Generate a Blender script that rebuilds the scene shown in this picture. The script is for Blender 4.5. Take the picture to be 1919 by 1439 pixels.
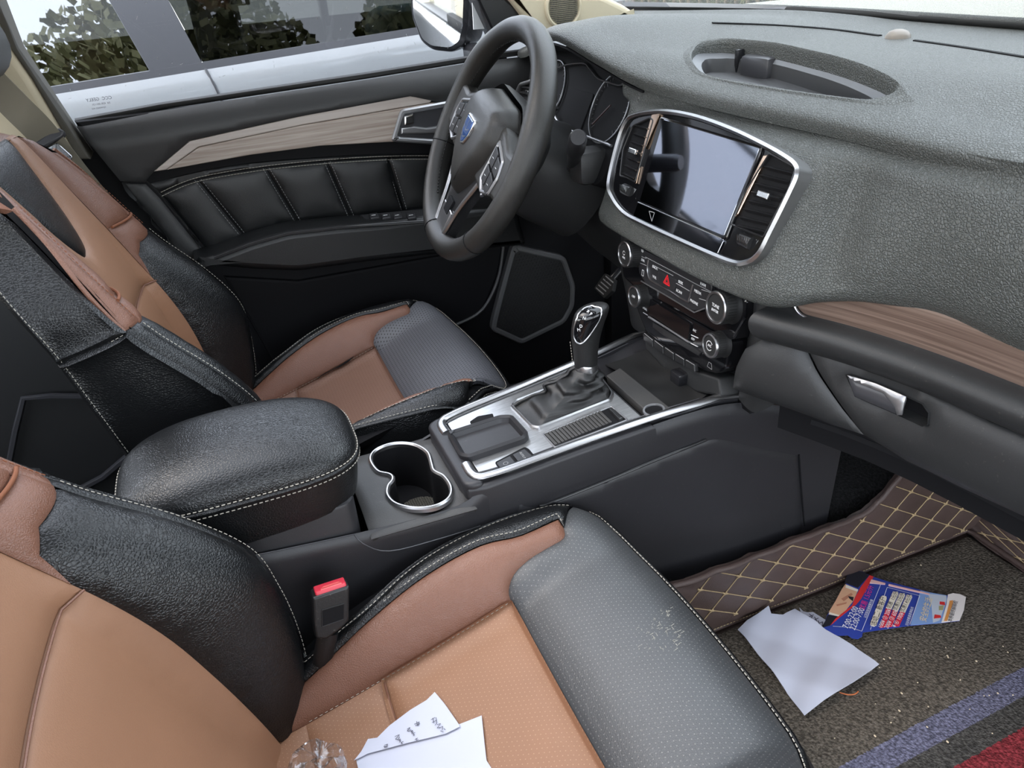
import bpy, bmesh, math, random
from mathutils import Vector, Matrix, geometry
import numpy as np
random.seed(7)
for o in list(bpy.data.objects): bpy.data.objects.remove(o)
SC = bpy.context.scene
COL = SC.collection
# ------------------------------------------------------------------ camera
CAM = Vector((0.8113, -0.4025, 0.9709))
R_ = Vector((0.37123797, 0.92565286, -0.07313791))
U_ = Vector((-0.4268278, 0.24007116, 0.87188524))
F_ = Vector((-0.82462137, 0.29245961, -0.4842179))
FPX = 1445.64
cd = bpy.data.cameras.new('camera'); cam = bpy.data.objects.new('camera', cd); COL.objects.link(cam)
cd.sensor_width = 36; cd.lens = FPX / 1919 * 36; cd.clip_start = 0.02; cd.clip_end = 200
M = Matrix((( R_.x, U_.x, -F_.x, CAM.x), (R_.y, U_.y, -F_.y, CAM.y), (R_.z, U_.z, -F_.z, CAM.z), (0, 0, 0, 1)))
cam.matrix_world = M
SC.camera = cam
# ------------------------------------------------------------------ world, sun, exposure
w = bpy.data.worlds.new('sky'); SC.world = w; w.use_nodes = True
nt = w.node_tree; nt.nodes.clear()
out = nt.nodes.new('ShaderNodeOutputWorld'); bg = nt.nodes.new('ShaderNodeBackground')
sky = nt.nodes.new('ShaderNodeTexSky'); sky.sky_type = 'NISHITA'; sky.sun_disc = False
sky.sun_elevation = math.radians(52); sky.sun_rotation = math.radians(205); sky.air_density = 1.0; sky.dust_density = 2.5; sky.ozone_density = 1.0
# thin bright overcast veil over the blue
mixc = nt.nodes.new('ShaderNodeMix'); mixc.data_type = 'RGBA'; mixc.inputs[0].default_value = 0.55
mixc.inputs[7].default_value = (6.05, 6.1, 6.15, 1)
nt.links.new(sky.outputs[0], mixc.inputs[6]); nt.links.new(mixc.outputs[2], bg.inputs[0])
bg.inputs[1].default_value = 0.36
nt.links.new(bg.outputs[0], out.inputs[0])
SC.view_settings.view_transform = 'Standard'; SC.view_settings.look = 'None'
SC.view_settings.gamma = 1; SC.view_settings.use_curve_mapping = False
SC.view_settings.exposure = 1.6
# ------------------------------------------------------------------ geometry helpers
def ray(px, py): return (F_ + R_ * ((px - 960) / FPX) - U_ * ((py - 720) / FPX))
def on(px, py, ax, v):
    d = ray(px, py); i = 'xyz'.index(ax); return CAM + d * ((v - CAM[i]) / d[i])
def ons(pts, ax, v): return [on(a, b, ax, v) for a, b in pts]
class Pl:                                           # a real plane in the car: origin, two axes, normal
    def __init__(s, o, ex, ey):
        s.o = Vector(o); s.ex = Vector(ex).normalized(); s.n = s.ex.cross(Vector(ey)).normalized(); s.ey = s.n.cross(s.ex)
    def px(s, a, b, h=0):
        d = ray(a, b); o = s.o + s.n * h; k = (o - CAM).dot(s.n) / d.dot(s.n); p = CAM + d * k - o
        return (p.dot(s.ex), p.dot(s.ey))
    def pxs(s, pts, h=0): return [s.px(a, b, h) for a, b in pts]
    def pt(s, a, b, h=0): return s.o + s.ex * a + s.ey * b + s.n * h
    def mat(s): return Matrix(((s.ex.x, s.ey.x, s.n.x, s.o.x), (s.ex.y, s.ey.y, s.n.y, s.o.y), (s.ex.z, s.ey.z, s.n.z, s.o.z), (0, 0, 0, 1)))
def lerp(tab, x):
    if x <= tab[0][0]: return tab[0][1]
    for (a, b), (c, d) in zip(tab, tab[1:]):
        if x <= c:
            t = (x - a) / (c - a); return b + (d - b) * t
    return tab[-1][1]
def smo(tab):                                       # smooth table lookup (monotone-ish Catmull-Rom)
    xs = [a for a, _ in tab]; ys = [b for _, b in tab]; n = len(xs)
    ms = []
    for i in range(n):
        if i == 0: ms.append((ys[1]-ys[0])/(xs[1]-xs[0]))
        elif i == n-1: ms.append((ys[-1]-ys[-2])/(xs[-1]-xs[-2]))
        else: ms.append((ys[i+1]-ys[i-1])/(xs[i+1]-xs[i-1]))
    def f(x):
        if x <= xs[0]: return ys[0] + ms[0]*(x-xs[0])
        if x >= xs[-1]: return ys[-1] + ms[-1]*(x-xs[-1])
        for i in range(n-1):
            if x <= xs[i+1]:
                h = xs[i+1]-xs[i]; t = (x-xs[i])/h
                return (2*t**3-3*t*t+1)*ys[i]+(t**3-2*t*t+t)*h*ms[i]+(-2*t**3+3*t*t)*ys[i+1]+(t**3-t*t)*h*ms[i+1]
    return f
def sst(a, b, x):
    t = min(1, max(0, (x-a)/(b-a))); return t*t*(3-2*t)
def cr(pts, n=6, closed=False):                     # Catmull-Rom through points of any dimension
    P = [Vector(p) for p in pts]; N = len(P); res = []
    rng = range(N) if closed else range(N-1)
    for i in rng:
        if closed: p0, p1, p2, p3 = P[i-1], P[i], P[(i+1) % N], P[(i+2) % N]
        else: p0, p1, p2, p3 = P[max(i-1, 0)], P[i], P[i+1], P[min(i+2, N-1)]
        for k in range(n):
            t = k/n
            res.append(.5*((2*p1)+(p2-p0)*t+(2*p0-5*p1+4*p2-p3)*t*t+(3*p1-p0-3*p2+p3)*t**3))
    if not closed: res.append(P[-1])
    return res
def rnd(poly, r, n=4):                              # round the corners of a closed 2-D polygon
    P = [Vector((p[0], p[1])) for p in poly]; N = len(P); res = []
    rr = r if isinstance(r, (list, tuple)) else [r]*N
    for i in range(N):
        a, b, c = P[i-1], P[i], P[(i+1) % N]
        q = min(rr[i], (a-b).length*.48, (c-b).length*.48)
        if q < 1e-6: res.append(b); continue
        s = b+(a-b).normalized()*q; e = b+(c-b).normalized()*q
        for k in range(n+1):
            t = k/n; res.append(s*(1-t)**2+b*2*t*(1-t)+e*t*t)
    return res
def area2(P): return .5*sum(P[i-1][0]*P[i][1]-P[i][0]*P[i-1][1] for i in range(len(P)))
def inset(poly, d):                                 # offset a closed 2-D polygon inwards by d
    P = [Vector((p[0], p[1])) for p in poly]; N = len(P); sg = 1 if area2(P) > 0 else -1; res = []
    for i in range(N):
        a, b, c = P[i-1], P[i], P[(i+1) % N]
        e1 = (b-a); e2 = (c-b)
        if e1.length < 1e-9: e1 = e2
        if e2.length < 1e-9: e2 = e1
        n1 = Vector((-e1.y, e1.x)).normalized()*sg; n2 = Vector((-e2.y, e2.x)).normalized()*sg
        m = n1+n2; m = m.normalized() if m.length > 1e-6 else n1
        res.append(b+m*(d/max(.45, m.dot(n1))))
    return res
def resample(P, step, closed=True):
    P = [Vector(p) for p in P]; res = []; N = len(P)
    for i in range(N if closed else N-1):
        a, b = P[i], P[(i+1) % N]; L = (b-a).length; k = max(1, int(math.ceil(L/step)))
        for j in range(k): res.append(a+(b-a)*(j/k))
    if not closed: res.append(P[-1])
    return res
def inside(p, poly):
    c = False; x, y = p[0], p[1]; j = len(poly)-1
    for i in range(len(poly)):
        xi, yi = poly[i][0], poly[i][1]; xj, yj = poly[j][0], poly[j][1]
        if (yi > y) != (yj > y) and x < (xj-xi)*(y-yi)/(yj-yi)+xi: c = not c
        j = i
    return c
def segdist(pts, poly):                             # numpy distance of points to a closed polyline
    A = np.array([(p[0], p[1]) for p in poly]); B = np.roll(A, -1, 0); Q = np.array([(p[0], p[1]) for p in pts])
    best = np.full(len(Q), 1e9)
    for a, b in zip(A, B):
        d = b-a; L = d@d
        if L < 1e-14: continue
        t = np.clip(((Q-a)@d)/L, 0, 1); v = Q-a-t[:, None]*d
        best = np.minimum(best, np.sqrt((v*v).sum(1)))
    return best
# ------------------------------------------------------------------ object helpers
def tag(o, label=None, cat=None, group=None, kind=None):
    if label: o['label'] = label
    if cat: o['category'] = cat
    if group: o['group'] = group
    if kind: o['kind'] = kind
    return o
def link(name, me, mats, parent=None, smooth=True, angle=None):
    for m in (mats if isinstance(mats, (list, tuple)) else [mats]): me.materials.append(m)
    o = bpy.data.objects.new(name, me); COL.objects.link(o)
    if parent is not None:
        o.parent = parent; o.matrix_parent_inverse = Matrix.Identity(4)
    if smooth:
        me.polygons.foreach_set('use_smooth', [True]*len(me.polygons))
        if angle is not None:
            try: me.set_sharp_from_angle(angle=math.radians(angle))
            except Exception: pass
    me.update()
    return o
def toloc(parent, v):                               # world point -> coordinates of the parent empty
    return v
def bmo(name, bm, mats, parent=None, smooth=True, angle=35):
    bmesh.ops.recalc_face_normals(bm, faces=bm.faces)
    me = bpy.data.meshes.new(name); 
    if parent is not None:
        bm.transform(wm(parent).inverted())
    bm.to_mesh(me); bm.free()
    return link(name, me, mats, parent, smooth, angle)
def wm(o):
    m = o.matrix_basis.copy()
    while o.parent is not None:
        o = o.parent; m = o.matrix_basis @ m
    return m
def empty(name, loc, label=None, cat=None, group=None, rot=None, kind=None):
    o = bpy.data.objects.new(name, None); COL.objects.link(o); o.location = loc; o.empty_display_size = .05
    if rot is not None: o.rotation_euler = rot
    tag(o, label, cat, group, kind); return o
def bx(bm, lo, hi, mat=None, bev=0, seg=2):
    lo = Vector(lo); hi = Vector(hi); c = (lo+hi)/2; s = hi-lo
    r = bmesh.ops.create_cube(bm, size=1, matrix=Matrix.Translation(c) @ Matrix.Diagonal((s.x, s.y, s.z, 1)))
    if bev:
        es = list({e for v in r['verts'] for e in v.link_edges})
        r2 = bmesh.ops.bevel(bm, geom=es, offset=bev, segments=seg, affect='EDGES', profile=.5)
        vs = list({v for f in r2['faces'] for v in f.verts}) 
        vs = [v for v in bm.verts if v.tag is False and v in set(vs)] if False else vs
        if mat is not None:
            allv = set(vs)
            bmesh.ops.transform(bm, matrix=mat, verts=list(allv))
        return
    if mat is not None: bmesh.ops.transform(bm, matrix=mat, verts=r['verts'])
def box(name, lo, hi, m, parent=None, bev=.003, mat=None):
    bm = bmesh.new(); bx(bm, lo, hi, None, bev)
    if mat is not None: bm.transform(mat)
    return bmo(name, bm, m, parent)
def plate_bm(bm, poly, pl, h0, h1, bev=0.0, seg=2):  # extruded polygon on a plane, with a rounded top edge
    P = [Vector((p[0], p[1])) for p in poly]
    if area2(P) < 0: P = P[::-1]
    loops = [(P, h0)]
    if bev > 0:
        s = 1 if h1 > h0 else -1
        for k in range(seg+1):
            a = math.pi/2*k/seg
            loops.append((inset(P, bev*(1-math.cos(a))) if k else P, h1-s*bev*(1-math.sin(a))))
    else: loops.append((P, h1))
    rows = [[bm.verts.new(pl.pt(q[0], q[1], h)) for q in L] for L, h in loops]
    N = len(P)
    for A, B in zip(rows, rows[1:]):
        for i in range(N): bm.faces.new((A[i-1], A[i], B[i], B[i-1]))
    cap = [bm.verts.new(v.co) for v in rows[-1]] if bev > 0 else rows[-1]   # flat cap keeps its own normals
    fill(bm, cap, [(q[0], q[1]) for q in loops[-1][0]])
    fill(bm, rows[0], [(q[0], q[1]) for q in loops[0][0]], True)
def fill(bm, vs, co, flip=False):
    tri = geometry.tessellate_polygon([[Vector((a, b, 0)) for a, b in co]])
    for t in tri:
        try: bm.faces.new([vs[i] for i in (t if not flip else t[::-1])])
        except ValueError: pass
def plate(name, poly, pl, h0, h1, m, parent=None, bev=.002, seg=2, r=0, angle=30):
    bm = bmesh.new()
    if r: poly = rnd(poly, r)
    plate_bm(bm, poly, pl, h0, h1, bev, seg)
    return bmo(name, bm, m, parent, True, angle)
def frame(name, outer, d, pl, h0, h1, m, parent=None, bev=.0015, r=0, inner=None):  # ring between a polygon and its inset
    if r: outer = rnd(outer, r)
    P = [Vector((p[0], p[1])) for p in outer]
    if area2(P) < 0: P = P[::-1]
    I = inset(P, d) if inner is None else [Vector((p[0], p[1])) for p in inner]
    bm = bmesh.new(); N = len(P)
    loops = [(P, h0), (P, h1-bev), (inset(P, bev), h1), (inset(I, -bev), h1), (I, h1-bev), (I, h0)]
    rows = [[bm.verts.new(pl.pt(q[0], q[1], h)) for q in L] for L, h in loops]
    for A, B in zip(rows, rows[1:]+rows[:1]):
        for i in range(N): bm.faces.new((A[i-1], A[i], B[i], B[i-1]))
    return bmo(name, bm, m, parent, True, 40)
def tube_bm(bm, pts, r, closed=False, n=8, flat=1.0, up=None):
    P = [Vector(p) for p in pts]; N = len(P)
    if N < 2: return
    rr = r if isinstance(r, (list, tuple)) else [r]*N
    ref = Vector(up) if up is not None else None
    rings = []; prev = None
    for i in range(N):
        if closed: t = (P[(i+1) % N]-P[i-1])
        else: t = P[min(i+1, N-1)]-P[max(i-1, 0)]
        t = t.normalized() if t.length > 1e-9 else Vector((0, 0, 1))
        if ref is not None: a = ref-t*ref.dot(t)
        elif prev is None: a = Vector((0, 0, 1)) if abs(t.z) < .9 else Vector((1, 0, 0)); a = a-t*a.dot(t)
        else: a = prev-t*prev.dot(t)
        a = a.normalized() if a.length > 1e-9 else t.orthogonal().normalized()
        prev = a; b = t.cross(a)
        rings.append([bm.verts.new(P[i]+a*(rr[i]*flat*math.cos(2*math.pi*k/n))+b*(rr[i]*math.sin(2*math.pi*k/n))) for k in range(n)])
    for i in range(N if closed else N-1):
        A, B = rings[i], rings[(i+1) % N]
        for k in range(n): bm.faces.new((A[k-1], A[k], B[k], B[k-1]))
    if not closed:
        bm.faces.new(rings[0]); bm.faces.new(rings[-1][::-1])
def tube(name, pts, r, m, parent=None, closed=False, n=8, flat=1.0, up=None):
    bm = bmesh.new(); tube_bm(bm, pts, r, closed, n, flat, up); return bmo(name, bm, m, parent, True, 60)
def stitch(name, path, nrm, m, parent=None, pitch=.0065, dash=.0042, r=.0007, lift=.0006):
    bm = bmesh.new(); Pp = [Vector(p) for p in path]
    d = 0; nxt = 0; acc = []
    pts = resample(Pp, .0012, False)
    per = max(2, int(round(pitch/.0012))); on_ = max(1, int(round(dash/.0012)))
    for i in range(0, len(pts)-on_, per):
        nn = nrm(pts[i]) if callable(nrm) else Vector(nrm)
        tube_bm(bm, [pts[i]+nn*lift, pts[i+on_]+nn*lift], r, False, 5)
    o = bmo(name, bm, m, parent, True, 60); o['kind'] = 'stuff'; return o
def lathe_bm(bm, prof, mat, n=24):
    rings = []
    for r, z in prof:
        if r < 1e-6: rings.append([bm.verts.new(mat @ Vector((0, 0, z)))])
        else: rings.append([bm.verts.new(mat @ Vector((r*math.cos(2*math.pi*k/n), r*math.sin(2*math.pi*k/n), z))) for k in range(n)])
    for A, B in zip(rings, rings[1:]):
        for k in range(n):
            if len(A) == 1 and len(B) == 1: continue
            if len(A) == 1: bm.faces.new((A[0], B[k], B[k-1]))
            elif len(B) == 1: bm.faces.new((A[k-1], A[k], B[0]))
            else: bm.faces.new((A[k-1], A[k], B[k], B[k-1]))
def lathe(name, prof, mat, m, parent=None, n=24, angle=35):
    bm = bmesh.new(); lathe_bm(bm, prof, mat, n); return bmo(name, bm, m, parent, True, angle)
class Grid:                                         # smooth surface through a grid of points, parameters (i, j)
    def __init__(s, rows): s.R = [[Vector(p) for p in r] for r in rows]; s.ni = len(rows); s.nj = len(rows[0])
    def at(s, a, b):
        a = min(max(a, 0), s.ni-1); b = min(max(b, 0), s.nj-1)
        i = min(int(a), s.ni-2); j = min(int(b), s.nj-2); t = a-i; q = b-j
        def h(p0, p1, p2, p3, t): return .5*((2*p1)+(p2-p0)*t+(2*p0-5*p1+4*p2-p3)*t*t+(3*p1-p0-3*p2+p3)*t**3)
        def row(k):
            k = min(max(k, 0), s.ni-1); r = s.R[k]
            return h(r[max(j-1, 0)], r[j], r[j+1], r[min(j+2, s.nj-1)], q)
        return h(row(i-1), row(i), row(i+1), row(i+2), t)
def sheet(name, S, us, vs, m, parent=None, thick=0, angle=60):  # grid mesh of S(u, v)
    bm = bmesh.new(); G = [[bm.verts.new(S(a, b)) for b in vs] for a in us]
    for i in range(len(us)-1):
        for j in range(len(vs)-1): bm.faces.new((G[i][j], G[i+1][j], G[i+1][j+1], G[i][j+1]))
    if thick:
        bmesh.ops.recalc_face_normals(bm, faces=bm.faces)
        bmesh.ops.solidify(bm, geom=bm.faces[:], thickness=thick)
    return bmo(name, bm, m, parent, True, angle)
def fr(a, b, n): return [a+(b-a)*i/n for i in range(n+1)]
def hit(px, S, g, it=25):                           # where the sight line of a photo pixel meets the surface S(p, q)
    d = ray(*px); p, q = g; t = (S(p, q)-CAM).dot(d)/d.dot(d); e = 1e-4
    for _ in range(it):
        s = S(p, q); r = CAM+d*t-s
        if r.length < 1e-6: break
        sp = (S(p+e, q)-s)/e; sq = (S(p, q+e)-s)/e
        J = Matrix(((d.x, -sp.x, -sq.x), (d.y, -sp.y, -sq.y), (d.z, -sp.z, -sq.z)))
        try: dx = J.inverted() @ (-r)
        except ValueError: break
        k = min(1, .15/max(abs(dx.y), abs(dx.z), 1e-9)) if abs(dx.y) < 50 else .1
        t += dx.x*k; p += dx.y*k; q += dx.z*k
    return (p, q)
def hits(pts, S, g):
    res = []
    for a in pts:
        g = hit(a, S, g); res.append(g)
    return res
def nrm(S, p, q, e=2e-3):
    return (S(p+e, q)-S(p-e, q)).cross(S(p, q+e)-S(p, q-e)).normalized()
def panel(name, poly, S, m, parent=None, step=.012, puff=.0, pr=.03, seam=.003, sr=.008, side=1, skirt=.008, holes=(), rough=None, lift=0):
    """upholstery piece: polygon in the (p, q) plane of surface S, its rim sunk into the seam, its middle puffed up"""
    P = resample([Vector((p[0], p[1])) for p in poly], step)
    if area2(P) < 0: P = P[::-1]
    Hs = [resample([Vector((p[0], p[1])) for p in h], step) for h in holes]
    pts = list(P); edges = [(i, (i+1) % len(P)) for i in range(len(P))]
    for h in Hs:
        b = len(pts); pts += h; edges += [(b+i, b+(i+1) % len(h)) for i in range(len(h))]
    nb = len(pts)
    x0 = min(p.x for p in P); x1 = max(p.x for p in P); y0 = min(p.y for p in P); y1 = max(p.y for p in P)
    cand = []
    j = 0; y = y0+step*.5
    while y < y1:
        x = x0+step*(.5 if j % 2 else .0)+1e-5
        while x < x1:
            if inside((x, y), P) and not any(inside((x, y), h) for h in Hs): cand.append((x, y))
            x += step
        y += step*.87; j += 1
    if cand:
        dd = segdist(cand, P)
        for h in Hs: dd = np.minimum(dd, segdist(cand, h))
        # an extra row close to the rim lets the seam roll over
        cand = [Vector(c) for c, d in zip(cand, dd) if d > step*.55]
    if sr < step:
        ip = inset(P, sr*.5)
        ok = [q for q in ip if inside(q, P)]
        dd = segdist(ok, P) if ok else []
        cand += [q for q, d in zip(ok, dd) if d > sr*.35]
    pts += cand
    r = geometry.delaunay_2d_cdt([Vector((p[0], p[1])) for p in pts], edges, [], 0, 1e-7)
    V, Fc = r[0], r[2]
    D = segdist(V, P)
    for h in Hs: D = np.minimum(D, segdist(V, h))
    bm = bmesh.new(); vs = []
    for v, d in zip(V, D):
        s = S(v[0], v[1]); nn = nrm(S, v[0], v[1])*side
        t = min(1, d/sr); off = -seam*(1-t)**2
        if puff: off += puff*(1-(1-min(1, d/pr))**2)
        vs.append(bm.verts.new(s+nn*(off+lift)))
    bnd = {}
    for f in Fc:
        c = sum((Vector(V[i]) for i in f), Vector((0, 0)))/len(f)
        if not inside(c, P) or any(inside(c, h) for h in Hs): continue
        try: bm.faces.new([vs[i] for i in f])
        except ValueError: pass
    loose = [v for v in bm.verts if not v.link_faces]
    bmesh.ops.delete(bm, geom=loose, context='VERTS')
    if skirt:
        bmesh.ops.recalc_face_normals(bm, faces=bm.faces)
        be = [e for e in bm.edges if e.is_boundary]
        ex = bmesh.ops.extrude_edge_only(bm, edges=be)
        nv = [g for g in ex['geom'] if isinstance(g, bmesh.types.BMVert)]
        for v in nv:
            # nearest parameter normal: average of linked old faces
            nn = Vector((0, 0, 0))
            for e in v.link_edges:
                o = e.other_vert(v)
                if o not in nv:
                    for f in o.link_faces:
                        if not all(q in (v, o) or q in nv for q in f.verts): nn += f.normal
            v.co -= (nn.normalized() if nn.length else Vector((0, 0, 1)))*skirt*(1 if True else side)
    me = bpy.data.meshes.new(name)
    if parent is not None: bm.transform(wm(parent).inverted())
    bm.normal_update()
    bm.to_mesh(me); bm.free()
    return link(name, me, m, parent, True, 55)
def text(name, s, pl_mat, size, m, parent=None, ext=.0002, align='CENTER'):
    cu = bpy.data.curves.new(name, 'FONT'); cu.body = s; cu.size = size; cu.extrude = ext; cu.align_x = align; cu.align_y = 'CENTER'
    cu.resolution_u = 2
    ob = bpy.data.objects.new(name, cu); COL.objects.link(ob)
    dg = bpy.context.evaluated_depsgraph_get(); me = bpy.data.meshes.new_from_object(ob.evaluated_get(dg))
    bpy.data.objects.remove(ob); bpy.data.curves.remove(cu)
    me.transform(pl_mat if parent is None else wm(parent).inverted() @ pl_mat)
    me.name = name; me.materials.clear()
    return link(name, me, m, parent, False)
def strokes(name, segs, pl, h, wd, m, parent=None):  # ink strokes: thin flat ribbons of 2-D polylines on a plane
    bm = bmesh.new()
    for L in segs:
        for (a, b), (c, d) in zip(L, L[1:]):
            e = Vector((c-a, d-b)); 
            if e.length < 1e-9: continue
            e.normalize(); n = Vector((-e.y, e.x))*wd/2; a2 = (a-e.x*wd*.3, b-e.y*wd*.3); c2 = (c+e.x*wd*.3, d+e.y*wd*.3)
            q = [pl.pt(a2[0]+n.x, a2[1]+n.y, h), pl.pt(a2[0]-n.x, a2[1]-n.y, h), pl.pt(c2[0]-n.x, c2[1]-n.y, h), pl.pt(c2[0]+n.x, c2[1]+n.y, h)]
            vs = [bm.verts.new(p) for p in q]; f = bm.faces.new(vs)
            if f.calc_center_median() and True:
                f.normal_update()
                if f.normal.dot(pl.n) < 0: f.normal_flip()
    me = bpy.data.meshes.new(name)
    if parent is not None: bm.transform(wm(parent).inverted())
    bm.to_mesh(me); bm.free()
    return link(name, me, m, parent, False)
# ------------------------------------------------------------------ materials (all procedural)
MT = {}
def mat(name, col, rough=.5, metal=0, spec=.5, grain=None, gs=900, gd=.25, var=.0, coat=0, vs=9, dirt=0):
    """principled with optional leather grain (voronoi bump), soft colour variation and dust"""
    m = bpy.data.materials.new(name); m.use_nodes = True; n = m.node_tree; b = n.nodes['Principled BSDF']
    b.inputs['Base Color'].default_value = (*col, 1); b.inputs['Roughness'].default_value = rough; b.inputs['Metallic'].default_value = metal
    b.inputs['Specular IOR Level'].default_value = spec; b.inputs['Coat Weight'].default_value = coat
    tc = n.nodes.new('ShaderNodeTexCoord')
    if grain == 'leather' or grain == 'soft':
        v = n.nodes.new('ShaderNodeTexVoronoi'); v.feature = 'DISTANCE_TO_EDGE' if grain == 'leather' else 'F1'; v.inputs['Scale'].default_value = gs
        ns = n.nodes.new('ShaderNodeTexNoise'); ns.inputs['Scale'].default_value = gs*.35; ns.inputs['Detail'].default_value = 2
        ad = n.nodes.new('ShaderNodeVectorMath'); ad.operation = 'MULTIPLY_ADD'; ad.inputs[1].default_value = (.0018,)*3
        n.links.new(tc.outputs['Object'], ns.inputs['Vector']); n.links.new(ns.outputs['Color'], ad.inputs[0]); n.links.new(tc.outputs['Object'], ad.inputs[2])
        n.links.new(ad.outputs[0], v.inputs['Vector'])
        rp = n.nodes.new('ShaderNodeMapRange'); rp.inputs[1].default_value = 0; rp.inputs[2].default_value = .22; n.links.new(v.outputs['Distance'], rp.inputs[0])
        bp = n.nodes.new('ShaderNodeBump'); bp.inputs['Strength'].default_value = gd; bp.inputs['Distance'].default_value = .0008
        n.links.new(rp.outputs[0], bp.inputs['Height']); n.links.new(bp.outputs[0], b.inputs['Normal'])
    elif grain == 'fine':
        ns = n.nodes.new('ShaderNodeTexNoise'); ns.inputs['Scale'].default_value = gs; ns.inputs['Detail'].default_value = 3
        n.links.new(tc.outputs['Object'], ns.inputs['Vector'])
        bp = n.nodes.new('ShaderNodeBump'); bp.inputs['Strength'].default_value = gd; bp.inputs['Distance'].default_value = .001
        n.links.new(ns.outputs[0], bp.inputs['Height']); n.links.new(bp.outputs[0], b.inputs['Normal'])
    if var or dirt:
        ns = n.nodes.new('ShaderNodeTexNoise'); ns.inputs['Scale'].default_value = vs; ns.inputs['Detail'].default_value = 5; ns.inputs['Roughness'].default_value = .6
        n.links.new(tc.outputs['Object'], ns.inputs['Vector'])
        r = n.nodes.new('ShaderNodeMapRange'); r.inputs[1].default_value = .3; r.inputs[2].default_value = .7; r.inputs[3].default_value = 1-var; r.inputs[4].default_value = 1+var
        n.links.new(ns.outputs[0], r.inputs[0])
        hs = n.nodes.new('ShaderNodeMix'); hs.data_type = 'RGBA'; hs.blend_type = 'MULTIPLY'; hs.inputs[0].default_value = 1; hs.inputs[6].default_value = (*col, 1)
        n.links.new(r.outputs[0], hs.inputs[7]); last = hs.outputs[2]
        if dirt:
            d2 = n.nodes.new('ShaderNodeTexNoise'); d2.inputs['Scale'].default_value = 260; d2.inputs['Detail'].default_value = 6; n.links.new(tc.outputs['Object'], d2.inputs['Vector'])
            dr = n.nodes.new('ShaderNodeMapRange'); dr.inputs[1].default_value = .66; dr.inputs[2].default_value = .76; dr.inputs[4].default_value = dirt; n.links.new(d2.outputs[0], dr.inputs[0])
            mx = n.nodes.new('ShaderNodeMix'); mx.data_type = 'RGBA'; mx.inputs[7].default_value = (.32, .29, .25, 1)
            n.links.new(dr.outputs[0], mx.inputs[0]); n.links.new(last, mx.inputs[6]); last = mx.outputs[2]
        n.links.new(last, b.inputs['Base Color'])
    MT[name] = m; return m
def perforate(m, sx=.0085, sy=.006, r=.16, col=(.5, .45, .4), amount=.8):
    """rows of small punched holes whose backing shows, over the top of the upholstery"""
    n = m.node_tree; b = n.nodes['Principled BSDF']; tc = n.nodes.new('ShaderNodeTexCoord')
    sp = n.nodes.new('ShaderNodeSeparateXYZ'); n.links.new(tc.outputs['Object'], sp.inputs[0])
    def mth(op, a, bb=None):
        q = n.nodes.new('ShaderNodeMath'); q.operation = op
        for k, v in enumerate((a, bb)):
            if v is None: continue
            if isinstance(v, (int, float)): q.inputs[k].default_value = v
            else: n.links.new(v, q.inputs[k])
        return q.outputs[0]
    row = mth('DIVIDE', sp.outputs[1], sy); rf = mth('FLOOR', row); odd = mth('MODULO', mth('ABSOLUTE', rf), 2)
    cx = mth('ADD', mth('DIVIDE', sp.outputs[0], sx), mth('MULTIPLY', odd, .5))
    fx = mth('SUBTRACT', mth('FRACT', cx), .5); fy = mth('MULTIPLY', mth('SUBTRACT', mth('FRACT', row), .5), sy/sx)
    d = mth('SQRT', mth('ADD', mth('MULTIPLY', fx, fx), mth('MULTIPLY', fy, fy)))
    k = mth('MULTIPLY', mth('LESS_THAN', d, r), amount)
    mx = n.nodes.new('ShaderNodeMix'); mx.data_type = 'RGBA'; mx.inputs[7].default_value = (*col, 1); n.links.new(k, mx.inputs[0])
    src = b.inputs['Base Color'].links[0].from_socket if b.inputs['Base Color'].links else None
    if src: n.links.new(src, mx.inputs[6])
    else: mx.inputs[6].default_value = b.inputs['Base Color'].default_value
    n.links.new(mx.outputs[2], b.inputs['Base Color'])
def woodmat(name, c1, c2, rough, axis, sc=1.0, metal=0.0):
    m = bpy.data.materials.new(name); m.use_nodes = True; n = m.node_tree; b = n.nodes['Principled BSDF']
    tc = n.nodes.new('ShaderNodeTexCoord'); mp = n.nodes.new('ShaderNodeMapping'); mp.inputs['Scale'].default_value = axis
    ns = n.nodes.new('ShaderNodeTexNoise'); ns.inputs['Scale'].default_value = sc; ns.inputs['Detail'].default_value = 6; ns.inputs['Distortion'].default_value = .6
    cr_ = n.nodes.new('ShaderNodeValToRGB'); cr_.color_ramp.elements[0].position = .35; cr_.color_ramp.elements[1].position = .68
    cr_.color_ramp.elements[0].color = (*c1, 1); cr_.color_ramp.elements[1].color = (*c2, 1)
    n.links.new(tc.outputs['Object'], mp.inputs[0]); n.links.new(mp.outputs[0], ns.inputs['Vector']); n.links.new(ns.outputs[0], cr_.inputs[0]); n.links.new(cr_.outputs[0], b.inputs['Base Color'])
    b.inputs['Roughness'].default_value = rough; b.inputs['Metallic'].default_value = metal
    bp = n.nodes.new('ShaderNodeBump'); bp.inputs['Strength'].default_value = .12; bp.inputs['Distance'].default_value = .001
    n.links.new(ns.outputs[0], bp.inputs['Height']); n.links.new(bp.outputs[0], b.inputs['Normal'])
    MT[name] = m; return m
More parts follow.
